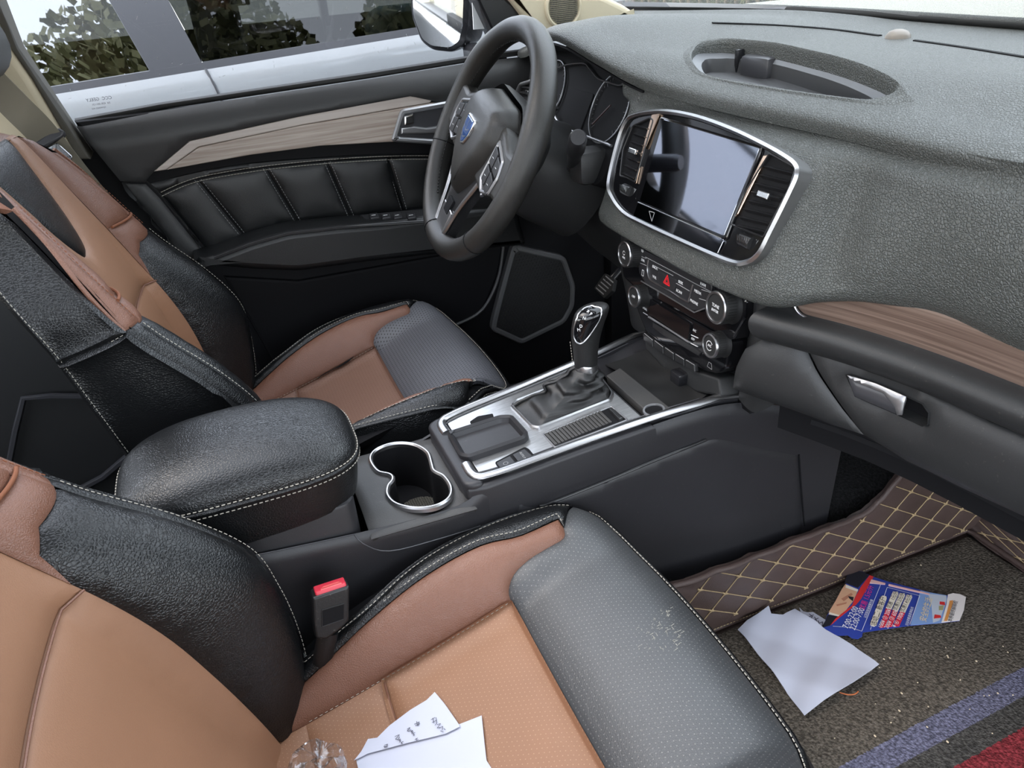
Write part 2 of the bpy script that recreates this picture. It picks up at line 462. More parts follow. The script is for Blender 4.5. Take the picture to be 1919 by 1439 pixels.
def glassmat(name, tint, refl=.08, rough=0.0, edge=1.0):
    """thin pane: straight-through tinted light plus a mirror reflection that grows at grazing angles"""
    m = bpy.data.materials.new(name); m.use_nodes = True; n = m.node_tree; n.nodes.clear()
    o = n.nodes.new('ShaderNodeOutputMaterial'); t = n.nodes.new('ShaderNodeBsdfTransparent'); g = n.nodes.new('ShaderNodeBsdfGlossy')
    t.inputs[0].default_value = (*tint, 1); g.inputs['Roughness'].default_value = rough; g.inputs['Color'].default_value = (1, 1, 1, 1)
    fr_ = n.nodes.new('ShaderNodeFresnel'); fr_.inputs[0].default_value = 1.5
    ad = n.nodes.new('ShaderNodeMath'); ad.operation = 'MULTIPLY_ADD'; ad.inputs[1].default_value = edge; ad.inputs[2].default_value = refl; ad.use_clamp = True
    mx = n.nodes.new('ShaderNodeMixShader'); n.links.new(fr_.outputs[0], ad.inputs[0]); n.links.new(ad.outputs[0], mx.inputs[0])
    n.links.new(t.outputs[0], mx.inputs[1]); n.links.new(g.outputs[0], mx.inputs[2]); n.links.new(mx.outputs[0], o.inputs[0])
    MT[name] = m; return m
BLK = (.022, .023, .025)
mat('black_leather', (.006, .0064, .007), .31, 0, .5, 'leather', 320, .28, var=.1)
mat('black_leather_perf', (.050, .053, .056), .42, 0, .7, 'leather', 520, .2, var=.15, dirt=.18)  # base colour lightened to carry the sky sheen on the pad
mat('black_leather_perf_sheen', (.115, .118, .130), .45, 0, .5, 'leather', 520, .2, var=.1)  # lighter grey copy: sheen on the driver's pad put into its base colour
perforate(MT['black_leather_perf'], .0054, .0045, .105, (.26, .25, .235), .5)
perforate(MT['black_leather_perf_sheen'], .0062, .0052, .2, (.005, .005, .005), .8)
mat('tan_leather', (.19, .088, .056), .37, 0, .5, 'leather', 430, .3, var=.06)
mat('tan_leather_smooth', (.28, .145, .083), .5, 0, .4, 'leather', 520, .15, var=.07, vs=6)
mat('tan_leather_perf', (.265, .135, .076), .5, 0, .4, 'leather', 520, .15, var=.06)
perforate(MT['tan_leather_perf'], .0054, .0045, .11, (.50, .32, .20), .4)
mat('tan_leather_perf_driver', (.215, .12, .085), .5, 0, .4, 'leather', 520, .15, var=.06)
perforate(MT['tan_leather_perf_driver'], .0062, .0052, .16, (.15, .07, .04), .7)
mat('thread', (.42, .39, .33), .8)
mat('thread_brown', (.20, .07, .03), .8)
mat('thread_gold', (.42, .31, .17), .7)
mat('dash_soft', (.072, .076, .070), .42, 0, .6, 'leather', 340, .8, var=.06)
mat('dash_hard', (.022, .0225, .023), .5, 0, .5, 'fine', 900, .15, var=.12, dirt=.10)
mat('console_plastic', (.021, .0205, .023), .45, 0, .5, 'fine', 900, .12, var=.1, dirt=.08)
mat('console_top', (.05, .048, .046), .5, 0, .5, 'fine', 800, .2, var=.1, dirt=.15)
mat('door_soft', (.028, .0285, .029), .48, 0, .5, 'fine', 700, .15)
mat('door_leather', (.005, .0055, .006), .42, 0, .5, 'leather', 600, .15)
mat('piano_black', (.006, .006, .007), .07, 0, .5)
mat('deep_black', (.005, .005, .006), .7, 0, .2)
mat('rubber', (.012, .012, .012), .6)
mat('gloss_plastic', (.02, .02, .021), .28)
mat('switch_plastic', (.02, .02, .022), .4)
mat('chrome', (.72, .73, .74), .18, 1)
mat('satin_chrome', (.50, .50, .51), .30, 1)
mat('frame_grey', (.10, .10, .10), .5)
mat('satin_silver', (.36, .36, .37), .38, .85)
mat('mark_white', (.75, .75, .75), .5)
mat('mark_grey', (.30, .30, .30), .5)
mat('mark_red', (.75, .02, .03), .4)
mat('emblem_blue', (.02, .10, .35), .12, .5, coat=1)
mat('cream', (.66, .58, .42), .62, 0, .4, 'fine', 600, .12)
mat('beige_belt', (.16, .145, .11), .7, 0, .3, 'fine', 1500, .25)
mat('headliner', (.62, .58, .50), .9)
mat('white_paint', (.44, .45, .46), .12, 0, .5, coat=.6)
mat('hood_paint', (.50, .49, .42), .5, 0, .3)
mat('car_black', (.015, .015, .017), .25)
mat('pillar_grey', (.045, .045, .05), .25)
mat('red_plastic', (.62, .035, .06), .35)
mat('worn_black', (.009, .009, .0095), .4, 0, .5, 'fine', 300, .2, var=.3, dirt=.35)
mat('screen_glass', (.36, .38, .44), .05, 1)
mat('paper', (.50, .52, .61), .7)
mat('ink', (.05, .05, .08), .6)
mat('mat_leather', (.070, .046, .040), .45, 0, .5, 'leather', 500, .3, var=.15)
mat('lever_leather', (.016, .016, .016), .38, 0, .5, 'leather', 700, .2)
mat('wheel_leather', (.026, .025, .023), .36, 0, .5, 'leather', 700, .18, var=.12)
mat('mesh_black', (.012, .012, .012), .6)
mat('cord_orange', (.45, .12, .03), .6)
mat('crumb', (.65, .55, .38), .8)
mat('asphalt', (.16, .155, .145), .9, var=.2)
mat('leaf', (.17, .175, .08), .7, var=.35, vs=3)
mat('twig', (.20, .15, .09), .8)
mat('mint', (.35, .52, .44), .6)
mat('grey_felt', (.10, .10, .10), .9)
mat('smoke', (.05, .05, .055), .3)
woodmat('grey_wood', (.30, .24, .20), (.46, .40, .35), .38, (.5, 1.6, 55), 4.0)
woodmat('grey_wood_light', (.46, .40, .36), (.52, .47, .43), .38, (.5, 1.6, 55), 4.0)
woodmat('brown_wood', (.10, .065, .05), (.20, .14, .11), .38, (2.0, 2.0, 130), 3.0)
woodmat('brushed_metal', (.42, .42, .42), (.55, .55, .55), .33, (160, 1.2, 160), 3.0, .9)
glassmat('windscreen_glass', (.93, .97, .95), .0, 0, .7)
glassmat('side_glass', (.90, .93, .95), .0, 0, .6)
glassmat('tinted_glass', (.20, .21, .22), .17, .01, 1.0)
glassmat('tinted_front', (.16, .17, .17), .0, .01, 1.0)
glassmat('added_roof_glass', (.75, .77, .78), .0, 0, .6)
glassmat('clear_plastic', (.95, .96, .98), .03, .08, .8)
mir = mat('mirror', (.85, .88, .9), .02, 1)
# woven carpet pile with printed bands is built with the carpet mat
def carpetmat(name, base, stripes=None):
    m = bpy.data.materials.new(name); m.use_nodes = True; n = m.node_tree; b = n.nodes['Principled BSDF']
    tc = n.nodes.new('ShaderNodeTexCoord'); v = n.nodes.new('ShaderNodeTexVoronoi'); v.inputs['Scale'].default_value = 330
    n.links.new(tc.outputs['Object'], v.inputs['Vector'])
    ns = n.nodes.new('ShaderNodeTexNoise'); ns.inputs['Scale'].default_value = 240; ns.inputs['Detail'].default_value = 4; n.links.new(tc.outputs['Object'], ns.inputs['Vector'])
    col = n.nodes.new('ShaderNodeValToRGB'); col.color_ramp.elements[0].position = .38; col.color_ramp.elements[1].position = .66
    col.color_ramp.elements[0].color = (base[0]*.5, base[1]*.5, base[2]*.5, 1); col.color_ramp.elements[1].color = (base[0]*1.4, base[1]*1.4, base[2]*1.4, 1)
    n.links.new(ns.outputs[0], col.inputs[0]); last = col.outputs[0]
    b.inputs['Roughness'].default_value = .95; b.inputs['Specular IOR Level'].default_value = .15
    if stripes:                                     # printed bands: (axis dir, list of (a, b, colour))
        (ax, ay, az), bands = stripes
        dp = n.nodes.new('ShaderNodeVectorMath'); dp.operation = 'DOT_PRODUCT'; dp.inputs[1].default_value = (ax, ay, az)
        wv = n.nodes.new('ShaderNodeVectorMath'); wv.operation = 'MULTIPLY_ADD'; wv.inputs[1].default_value = (.006,)*3
        n.links.new(ns.outputs['Color'], wv.inputs[0]); n.links.new(tc.outputs['Object'], wv.inputs[2]); n.links.new(wv.outputs[0], dp.inputs[0])
        for a, c, cc in bands:
            g1 = n.nodes.new('ShaderNodeMath'); g1.operation = 'GREATER_THAN'; g1.inputs[1].default_value = a; n.links.new(dp.outputs['Value'], g1.inputs[0])
            g2 = n.nodes.new('ShaderNodeMath'); g2.operation = 'LESS_THAN'; g2.inputs[1].default_value = c; n.links.new(dp.outputs['Value'], g2.inputs[0])
            k = n.nodes.new('ShaderNodeMath'); k.operation = 'MULTIPLY'; n.links.new(g1.outputs[0], k.inputs[0]); n.links.new(g2.outputs[0], k.inputs[1])
            cm = n.nodes.new('ShaderNodeMix'); cm.data_type = 'RGBA'; cm.blend_type = 'MULTIPLY'; cm.inputs[0].default_value = 1; cm.inputs[7].default_value = (*cc, 1)
            n.links.new(last, cm.inputs[6])
            mx = n.nodes.new('ShaderNodeMix'); mx.data_type = 'RGBA'; n.links.new(k.outputs[0], mx.inputs[0]); n.links.new(last, mx.inputs[6]); n.links.new(cm.outputs[2], mx.inputs[7]); last = mx.outputs[2]
    n.links.new(last, b.inputs['Base Color'])
    bp = n.nodes.new('ShaderNodeBump'); bp.inputs['Strength'].default_value = .8; bp.inputs['Distance'].default_value = .002
    n.links.new(v.outputs[0], bp.inputs['Height']); n.links.new(bp.outputs[0], b.inputs['Normal'])
    MT[name] = m; return m
carpetmat('carpet_black', (.02, .02, .02))
# ------------------------------------------------------------------ outside: ground, hedge, neighbour car, hood
def quad(name, pts, m, parent=None, thick=.01):
    bm = bmesh.new(); vs = [bm.verts.new(p) for p in pts]; bm.faces.new(vs)
    bmesh.ops.solidify(bm, geom=bm.faces[:], thickness=thick)
    return bmo(name, bm, m, parent, False)
tag(quad('ground', [(-30, -30, -.42), (30, -30, -.42), (30, 30, -.42), (-30, 30, -.42)], MT['asphalt'], None, .02), None, None, None, 'structure')
# hedge and paling beyond the hood
hd = empty('hedge', (-5, 5.6, -.42), 'dry green hedge behind pale upright sticks beyond the white hood', 'hedge')
def leafmass(name, lo, hi, n, size, m, parent):
    bm = bmesh.new(); rs = random.Random(5)
    for i in range(n):
        c = Vector([rs.uniform(a, b) for a, b in zip(lo, hi)]); q = Matrix.Rotation(rs.uniform(0, 6.28), 4, Vector((rs.uniform(-1, 1), rs.uniform(-1, 1), rs.uniform(-1, 1))).normalized())
        s = size*rs.uniform(.5, 1.3)
        vs = [bm.verts.new(c+q @ Vector(p)*s) for p in ((-.5, -.25, 0), (.5, -.1, .1), (.45, .3, 0), (-.4, .25, -.1))]
        bm.faces.new(vs)
    me = bpy.data.meshes.new(name); bm.transform(wm(parent).inverted()); bm.to_mesh(me); bm.free()
    o = link(name, me, m, parent, False); o['kind'] = 'stuff'; return o
leafmass('foliage', (-15, 5.5, -.4), (-.5, 6.2, 1.6), 11000, .13, MT['leaf'], hd)
for i in range(76):
    x = -14.7+i*.19+random.uniform(-.03, .03)
    tube('stake', [(x, 5.42, -.42), (x+random.uniform(-.04, .04), 5.42, 1.5)], .022, MT['twig'], hd, n=6)
# white car parked alongside
nb = empty('parked_car', (-1.85, -.3, -.42), 'white car parked close alongside, seen through the side window', 'car')
XS = -1.45
def nbz(y): return .79+.045*y                      # its belt line rises slightly to the front
body = [(-.95, -1.7), (-.95, .55), (-1.0, .60)]
bm = bmesh.new()
prof = [(0, .0), (.016, -.02), (.022, -.045), (.020, -.075), (.012, -.11), (.0, -.2), (-.01, -.5), (-.1, -.95)]
ys = fr(-2.6, 2.2, 24); rows = []
for y in ys: rows.append([bm.verts.new((XS+dx, y, nbz(y)-.30*max(0, y-.5)+dz)) for dx, dz in prof])
for a, b in zip(rows, rows[1:]):
    for k in range(len(prof)-1): bm.faces.new((a[k], b[k], b[k+1], a[k+1]))
bmesh.ops.solidify(bm, geom=bm.faces[:], thickness=.03)
bmo('body_side', bm, MT['white_paint'], nb)
def nbp(y, z, d=0): return Vector((XS-.02-(z-nbz(y))*.42-d, y, z))   # the leaning glass house
def nbpoly(name, pts, m, d0, d1=None):
    bm = bmesh.new(); d1 = d0+.006 if d1 is None else d1
    A = [bm.verts.new(nbp(y, z, d0)) for y, z in pts]; B = [bm.verts.new(nbp(y, z, d1)) for y, z in pts]; n = len(pts)
    bm.faces.new(A); bm.faces.new(B[::-1])
    for i in range(n): bm.faces.new((A[i-1], A[i], B[i], B[i-1]))
    return bmo(name, bm, m, nb, False)
nbpoly('window_pillar', [(-.485, nbz(-.485)+.0), (-.358, nbz(-.358)+.0), (-.50, 1.28), (-.64, 1.28)], MT['pillar_grey'], .0, .04)
nbpoly('rear_window', [(-1.80, nbz(-1.8)+.01), (-.485, nbz(-.485)+.01), (-.64, 1.26), (-1.62, 1.26)], MT['tinted_glass'], .012)
nbpoly('front_window', [(-.358, nbz(-.358)+.01), (.75, nbz(.75)+.01), (.05, 1.26), (-.50, 1.26)], MT['tinted_front'], .012)
nbpoly('window_seal', [(-1.85, nbz(-1.85)-.004), (.8, nbz(.8)-.004), (.8, nbz(.8)+.016), (-1.85, nbz(-1.85)+.016)], MT['pillar_grey'], -.008, .012)
nbpoly('front_pillar', [(.75, nbz(.75)), (1.0, nbz(1.0)), (.15, 1.30), (.05, 1.26)], MT['white_paint'], .0, .05)
nbpoly('rear_pillar', [(-2.1, nbz(-2.1)), (-1.80, nbz(-1.80)), (-1.62, 1.26), (-1.70, 1.3)], MT['white_paint'], .0, .05)
nbpoly('roof_rail', [(-1.70, 1.26), (.05, 1.26), (.15, 1.30), (-1.70, 1.30)], MT['white_paint'], -.01, .08)
quad('roof', [(XS-.22, -1.7, 1.30), (XS-.22, .2, 1.30), (-2.75, .2, 1.30), (-2.75, -1.7, 1.30)], MT['white_paint'], nb, .04)
quad('far_side', [(-2.85, -1.6, .8), (-2.85, 1.0, .8), (-2.85, 1.0, -.3), (-2.85, -1.6, -.3)], MT['white_paint'], nb, .04)
quad('cabin_floor', [(-1.5, -1.6, .1), (-1.5, 1.0, .1), (-2.8, 1.0, .1), (-2.8, -1.6, .1)], MT['deep_black'], nb, .04)
tube('door_gap', [(XS+.005, -.358, nbz(-.358)+.002), (XS+.022, -.345, nbz(-.34)-.04), (XS+.018, -.335, nbz(-.33)-.09)], .0035, MT['pillar_grey'], nb, n=6)
box('inner_post', (-1.95, .03, .35), (-1.90, .055, 1.28), MT['white_paint'], nb, .01)
box('seat_cover', (-1.85, .14, .3), (-1.62, .42, .865), MT['mint'], nb, .05)
box('inner_seat', (-2.2, -.35, .1), (-1.75, -.22, .98), MT['grey_felt'], nb, .05)
box('yellow_tag', (-1.9, -.26, .90), (-1.86, -.18, .955), mat('tag_yellow', (.7, .55, .12), .5), nb, .004)
# own hood and wipers
hd2 = Grid([[(x, y, .842-.03*(y-.75)**2-.028*abs(x)**2.2+.012*sst(.45, .62, abs(x))) for y in (.71, .85, 1.05, 1.3, 1.55, 1.75)] for x in (-.82, -.62, -.4, 0, .4, .62, .82)])
o = sheet('hood', lambda a, b: hd2.at(a, b), fr(0, 6, 24), fr(0, 5, 16), MT['hood_paint'], None, .012)
tag(o, 'sunlit white hood seen through the windscreen', 'hood')
wip = empty('wiper', (.0, .66, .80), 'dark wiper arm lying along the foot of the windscreen', 'wiper')
tube('wiper_arm', [(-.55, .672, .803), (-.25, .675, .812), (.05, .672, .812), (.3, .65, .806)], .012, MT['smoke'], wip, n=6, flat=.6)
tube('wiper_blade', [(-.6, .655, .812), (-.3, .672, .822), (.0, .672, .824), (.25, .655, .82)], .007, MT['rubber'], wip, n=6)
box('wiper_pivot', (-.20, .655, .795), (-.12, .68, .82), MT['smoke'], wip, .008)
sheet('cowl', lambda a, b: Vector((a, .64+b*.05-.14*abs(a)**2.2, .775)), fr(-.8, .8, 16), fr(0, 1, 3), mat('cowl_grey', (.10, .105, .10), .5), None, .01)
tag(bpy.data.objects['cowl'], 'dark plastic cowl strip in front of the windscreen', 'cowl')
# trees and sky-side things on the camera's side, seen only in reflections
for k, (x, y, s) in enumerate([(8.6, -1.0, 2.9), (10.5, 8.0, 3.2), (6.6, 3.4, 2.0)]):
    t = empty('tree', (x, y, -.42), ['bushy green tree beyond the open passenger door, rearmost', 'tallest green tree beyond the open passenger door', 'bushy green tree beyond the open passenger door, foremost'][k], 'tree')
    zc = [7.3, 8.6, 6.6][k]
    tube('trunk', [(x, y, -.42), (x+.1, y, zc*.5), (x, y+.1, zc)], [.2, .16, .1], MT['twig'], t)
    bm = bmesh.new(); rs = random.Random(k)
    for i in range(14000):
        u = Vector((rs.gauss(0, 1), rs.gauss(0, 1), rs.gauss(0, 1))).normalized()*rs.uniform(.4, 1)**.5
        c = Vector((x, y, zc))+Vector((u.x*s, u.y*s, u.z*s*1.1)); q = Matrix.Rotation(rs.uniform(0, 6.28), 4, u.orthogonal().normalized())
        bm.faces.new([bm.verts.new(c+q @ Vector(p)*.15) for p in ((-.5, -.3, 0), (.5, -.3, .1), (.5, .3, 0), (-.5, .3, -.1))])
    bmo('crown', bm, MT['leaf'], t, False)['kind'] = 'stuff'
# ------------------------------------------------------------------ car shell
S_ = 'structure'
fl = box('floor', (-.74, -1.9, -.03), (.78, .80, .02), MT['carpet_black'], None, .005); tag(fl, kind=S_)
box('tunnel', (-.10, -1.5, .02), (.10, .55, .20), MT['carpet_black'], fl, .03)
box('sill', (.70, -.62, .02), (.80, .55, .10), MT['dash_hard'], fl, .015)
tag(box('wall_front', (-.78, .80, -.05), (.78, .84, .80), MT['deep_black'], None, .005), kind=S_)
tag(box('wall_back', (-.74, -1.92, -.03), (.74, -1.88, .62), MT['deep_black'], None, .005), kind=S_)
wl_ = box('wall_left', (-.80, -1.9, -.03), (-.73, -.70, .74), MT['door_soft'], None, .01); tag(wl_, kind=S_)
box('outer_skin', (-.86, -1.9, -.10), (-.815, .55, .755), MT['white_paint'], wl_, .02)
tag(box('wall_right', (.74, -1.9, -.03), (.80, -.74, .74), MT['door_soft'], None, .01), kind=S_)
# pocket outline of the rear door seen past the driver's seat
rp = Pl((-.72, 0, 0), (0, 1, 0), (0, 0, 1))
tube('pocket_edge', [(-.715, -.905, .182), (-.715, -.87, .25), (-.715, -.835, .312), (-.715, -.79, .305), (-.715, -.74, .29)], .006, MT['smoke'], wl_, n=6)
tube('pocket_edge', [(-.715, -.88, .075), (-.715, -.81, .09), (-.715, -.76, .105), (-.715, -.70, .14)], .007, MT['smoke'], wl_, n=6)
# ceiling with cream lining
def CE(a, b): return Vector((a, b, 1.20-.10*abs(a/.62)**3-.02*((b+.9)/.9)**2))
SR = rnd([(-.40, -1.10), (.40, -1.10), (.40, -.16), (-.40, -.16)], .06)  # roof opening added to let in light and highlights from above
ce = panel('ceiling', [(-.62, -1.9), (.62, -1.9), (.62, 0), (-.62, 0)], CE, MT['headliner'], None, .06, 0, .03, 0, .01, 1, .025, [SR]); tag(ce, kind=S_)
tag(panel('added_sunroof', inset(SR, -.02), lambda a, b: CE(a, b)+Vector((0, 0, .03)), MT['added_roof_glass'], None, .06, 0, .03, 0, .01, 1, 0), kind=S_)  # added glass pane over that opening, out of view
def bar(name, pts, r, m, flat=1, up=None, parent=None): return tube(name, pts, r, m, parent, n=10, flat=flat, up=up)
tag(bar('trim_3', [(-.63, -1.9, 1.06), (-.63, -.9, 1.09), (-.63, .0, 1.08)], .035, MT['cream']), kind=S_)
tag(bar('trim_4', [(.63, -1.9, 1.06), (.63, -.9, 1.09), (.63, .0, 1.08)], .035, MT['cream']), kind=S_)
tag(bar('trim_5', [(-.62, .02, 1.11), (0, .05, 1.15), (.62, .02, 1.11)], .03, MT['cream']), kind=S_)
tag(bar('trim_6', [(.74, -.80, .0), (.74, -.78, .7), (.64, -.82, 1.09)], .045, MT['cream'], .7, (0, 1, 0)), kind=S_)
tag(bar('trim_7', [(-.74, -1.55, .7), (-.63, -1.75, 1.09)], .06, MT['cream'], .7, (0, 1, 0)), kind=S_)
tag(bar('trim_8', [(.74, -1.55, .7), (.63, -1.75, 1.09)], .06, MT['cream'], .7, (0, 1, 0)), kind=S_)
tag(bar('trim_9', [(.78, .45, .84), (.64, -.02, 1.09)], .04, MT['cream'], .7, (0, 1, 0)), kind=S_)
# left windscreen pillar with speaker (cream)
XA = -.70
pp = Pl((XA, 0, 0), (0, 1, 0), (0, 0, 1))
pil = pp.pxs([(930, -40), (1000, 55), (1028, 64), (1100, 62), (1160, 42), (1196, 26), (1172, 10), (1120, -15), (1080, -40)])
ta = plate('trim_1', pil, pp, -.05, 0.0, MT['cream'], None, .012, 4, r=.006); tag(ta, kind=S_)
# tweeter: ring and grille
cx, cz = pp.px(1055, 14); ar = .034
mtw = Matrix.Translation((XA+.001, cx, cz)) @ Matrix.Rotation(math.radians(90), 4, 'Y')
lathe('speaker_ring', [(.040, -.002), (.0385, .004), (.036, .006), (.0335, .0055), (.0325, .002)], mtw, MT['cream'], ta)
lathe('speaker_grille', [(.0325, .002), (0, .0035)], mtw, mat('grille_cream', (.30, .27, .19), .6), ta)
bm = bmesh.new()
for i in range(-9, 10):
    for j in range(-9, 10):
        a, b = i*.0034, j*.0034
        if a*a+b*b < .0305**2:
            bx(bm, (XA+.002, cx+a-.001, cz+b-.0006), (XA+.0058, cx+a+.001, cz+b+.0006))
bmo('grille_slots', bm, MT['smoke'], ta)['kind'] = 'stuff'
# black quarter sail with white sticker
sl_ = plate('trim_10', pp.pxs([(882, -40), (940, 85), (1040, 72), (1010, 40), (960, 0), (930, -40)]), pp, -.07, -.02, MT['car_black'], None, .006); tag(sl_, kind=S_)
o = plate('sticker', pp.pxs([(885, -5), (888, 56), (913, 54), (902, -5)], -.055), pp, -.057, -.055, MT['mark_white'], None, 0); tag(o, 'white paper sticker on the front corner of the side window', 'sticker')
# middle pillar lining (cream) with lower shell
bpl = Pl((-.70, 0, 0), (0, 1, 0), (0, 0, 1))
tb = plate('trim_2', bpl.pxs([(-150, -120), (-40, -40), (22, 95), (60, 150), (126, 262), (146, 300), (140, 420), (60, 420), (-120, 300), (-160, 0)]), bpl, -.075, 0, MT['cream'], None, .012, 4); tag(tb, kind=S_)
plate('pillar_seal', bpl.pxs([(-40, -40), (-12, -22), (32, 92), (70, 150), (140, 256), (170, 300), (146, 300), (126, 262), (60, 150), (22, 95)]), bpl, -.075, -.004, mat('seal_olive', (.055, .05, .038), .6), tb, .003)
box('pillar_foot', (-.80, -.85, .02), (-.776, -.40, .765), MT['deep_black'], tb, .004)
box('pillar_foot', (-.776, -.85, .02), (-.735, -.66, .70), MT['deep_black'], tb, .01)
# glass
ws = Grid([[(-.80, .50, .853), (-.74, .25, .96), (-.64, .02, 1.09)], [(-.43, .615, .845), (-.40, .33, .985), (-.36, .05, 1.13)], [(0, .63, .838), (0, .35, .99), (0, .07, 1.15)], [(.43, .60, .835), (.40, .33, .985), (.36, .05, 1.13)], [(.80, .50, .84), (.74, .25, .96), (.64, .02, 1.09)]])
o = sheet('window_1', lambda a, b: ws.at(a, b), fr(0, 4, 24), fr(0, 2, 12), MT['windscreen_glass'], None, 0); tag(o, kind=S_)
o = tube('windscreen_seal', [ws.at(a, 0)+Vector((0, -.004, .006)) for a in fr(0, 4, 40)], .0075, MT['rubber'], bpy.data.objects['window_1'], n=8)
gl = Pl((-.775, 0, 0), (0, 1, 0), (0, 0, 1))
def sideg(y, z): return Vector((-.765+max(0, z-.78)*.33, y, z))
bm = bmesh.new(); vs = [bm.verts.new(sideg(y, z)) for y, z in ((-.665, .74), (.16, .76), (.16, .86), (-.02, 1.07), (-.72, 1.07))]; bm.faces.new(vs)
g2 = bmo('window_2', bm, MT['side_glass'], None, False); tag(g2, kind=S_)
bm = bmesh.new(); vs = [bm.verts.new(Vector((s*(.765-max(0, z-.78)*.33), y, z))) for s in (-1,) for y, z in ((-1.55, .74), (-.76, .74), (-.80, 1.07), (-1.7, 1.07))]; bm.faces.new(vs)
tag(bmo('window_3', bm, MT['side_glass'], None, False), kind=S_)
GP = Pl((-.7645, 0, .78), (0, 1, 0), (.33, 0, 1)); rs = random.Random(21)
seg = []
for i in range(80):
    a, b = rs.uniform(-.62, .12), rs.uniform(.02, .19); L = rs.uniform(.001, .006); an = rs.choice((1.2, 1.5, 1.9, .2))+rs.gauss(0, .2)
    seg.append([(a, b), (a+L*math.cos(an), b+L*math.sin(an))])
strokes('dirt_streaks', seg, GP, .0006, .0006, mat('dust_white', (.55, .55, .55), .9), g2)['kind'] = 'stuff'
# maker's etching on the glass corner (mirror-written from inside)
EMAT = lambda px, py, d=.0006: Matrix.Translation(on(px, py, 'x', -.7635)) @ Matrix(((0, .0, 1, 0), (-1, 0, 0, 0), (0, 1, 0, 0), (0, 0, 0, 1)))
for s, (a, b), z in (('CCC  GEELY', (186, 186), .0075), ('E4  43R-001131', (190, 195), .0045), ('TEMPERED AS2', (186, 203), .0035)):
    # text read from outside: its local x runs towards the car's tail
    text('etched_mark', s, Matrix.Translation(on(a, b, 'x', -.7625)) @ Matrix(((0, 0, -1, 0), (-1, 0, 0, 0), (0, 1, 0, 0), (0, 0, 0, 1))), z, MT['smoke'], g2)
# outside mirror
em = empty('door_mirror', (-.95, .16, .80), 'black outside mirror beyond the side window with the driver-side view in its glass', 'mirror')
mp = Pl((-.97, .13, .85), (.76, .65, 0), (0.05, 0, 1))
mo = mp.pxs([(768, -60), (772, 30), (790, 78), (812, 95), (850, 99), (872, 84), (880, 50), (884, -60)])
plate('mirror_housing', mo, mp, -.07, .008, MT['car_black'], em, .012, 3, r=.012)
plate('mirror_glass', inset(rnd(mo, .012), .011), mp, .006, .0095, MT['mirror'], em, .0005)
box('mirror_stem', (-.95, .17, .775), (-.77, .21, .81), MT['car_black'], em, .01)
# ------------------------------------------------------------------ seats
zc_ = smo([(-.54, .232), (-.46, .241), (-.36, .262), (-.26, .292), (-.2, .314), (-.16, .335), (-.1, .351), (-.05, .350), (-.03, .345)])
zb_ = smo([(-.54, .25), (-.46, .278), (-.41, .308), (-.36, .333), (-.28, .358), (-.2, .372), (-.12, .374), (-.08, .365), (-.05, .354), (-.03, .346)])
def efront(u): return -.030-.40*u*u-1.2*abs(u)**4-(6.5*(u-.125)**2 if u > .125 else 0)
def SC_(u, y):
    a = abs(u); c = zc_(y); b = zb_(y); k = sst(-.20, -.08, y)
    b += .026*(1-sst(-.10, -.03, y)) if u > 0 else 0
    c -= .006*(1-(a/.149)**2)*(1-k) if a < .149 else 0
    if a < .140: z = c
    elif a < .212: t = (a-.140)/.072; z = c+(b-c)*math.sin(t*math.pi/2)**1.15
    else: z = b-((a-.212)/.03)**2*.010
    # the front of the pad rolls over
    e = efront(u)
    if y > e-.05: z -= .016*((y-e+.05)/.05)**2
    return Vector((u, y, z))
OP = Vector((.335, 0, 0))
def SP(u, y): return OP+SC_(u, y)
yi_ = smo([(.20, -.487), (.26, -.497), (.33, -.511), (.42, -.530), (.5, -.548), (.6, -.580), (.7, -.622), (.8, -.668), (.86, -.70)])
yb_ = smo([(.20, -.462), (.26, -.440), (.32, -.426), (.38, -.420), (.44, -.424), (.51, -.464), (.586, -.526), (.68, -.586), (.78, -.645), (.86, -.70)])
yr_ = smo([(.16, -.53), (.30, -.565), (.417, -.597), (.522, -.622), (.605, -.643), (.661, -.668), (.8, -.735), (.86, -.76)])
def SB_(u, z):
    a = abs(u); i = yi_(z); b = yb_(z)
    i -= .010*(1-(a/.14)**2) if a < .14 else 0
    if a < .125: y = i
    elif a < .205: t = (a-.125)/.08; y = i+(b-i)*math.sin(t*math.pi/2)**1.2
    else: y = b-((a-.205)/.035)**2*.014
    if z > .77: y -= 1.2*(z-.77)**2*10
    return Vector((u, y, z))
def SBw(u, z): return OP+SB_(u, z)
def mirr(P): return [(-a, b) for a, b in P]
def clampR(P):                                       # the door-side corner of the cushion is rounder
    return [(a, min(b, efront(a)-.002)) if .12 < a else (a, b) for a, b in P]
PASS = empty('car_seat', OP, 'tan and black leather front passenger seat with two paper sheets lying on it', 'car seat', 'front seats')
# outlines: the left edge is measured, the right one mirrored
eo = [(-.206, -.47), (-.200, -.437)]+[hit(p, SP, (-.2, -.3)) for p in ((640, 1180), (700, 1130), (800, 1045), (900, 985), (1000, 955))]+[(-.236, -.085)]
eo = [(max(-.242, min(-.19, a)), b) for a, b in eo]
es = [(-.186, -.47), (-.183, -.452)]+[hit(p, SP, (-.19, -.3)) for p in ((620, 1230), (700, 1155), (800, 1075), (900, 1020), (980, 1000))]+[(-.207, -.104)]
es = [(max(-.222, min(-.16, a)), b) for a, b in es]
eo = [tuple(p) for p in cr(eo, 4)]; es = [tuple(p) for p in cr(es, 4)]
nt_ = [(-.149, -.204)]+[hit(p, SP, (-.16, -.15)) for p in ((954, 1108), (964, 1077), (990, 1050), (1028, 1025), (1058, 1006))]
es[-1] = (min(-.19, nt_[-1][0]-.004), nt_[-1][1]+.006); nt_.append(es[-1])
nt_ = [tuple(p) for p in cr(nt_, 3)]
IN = .149
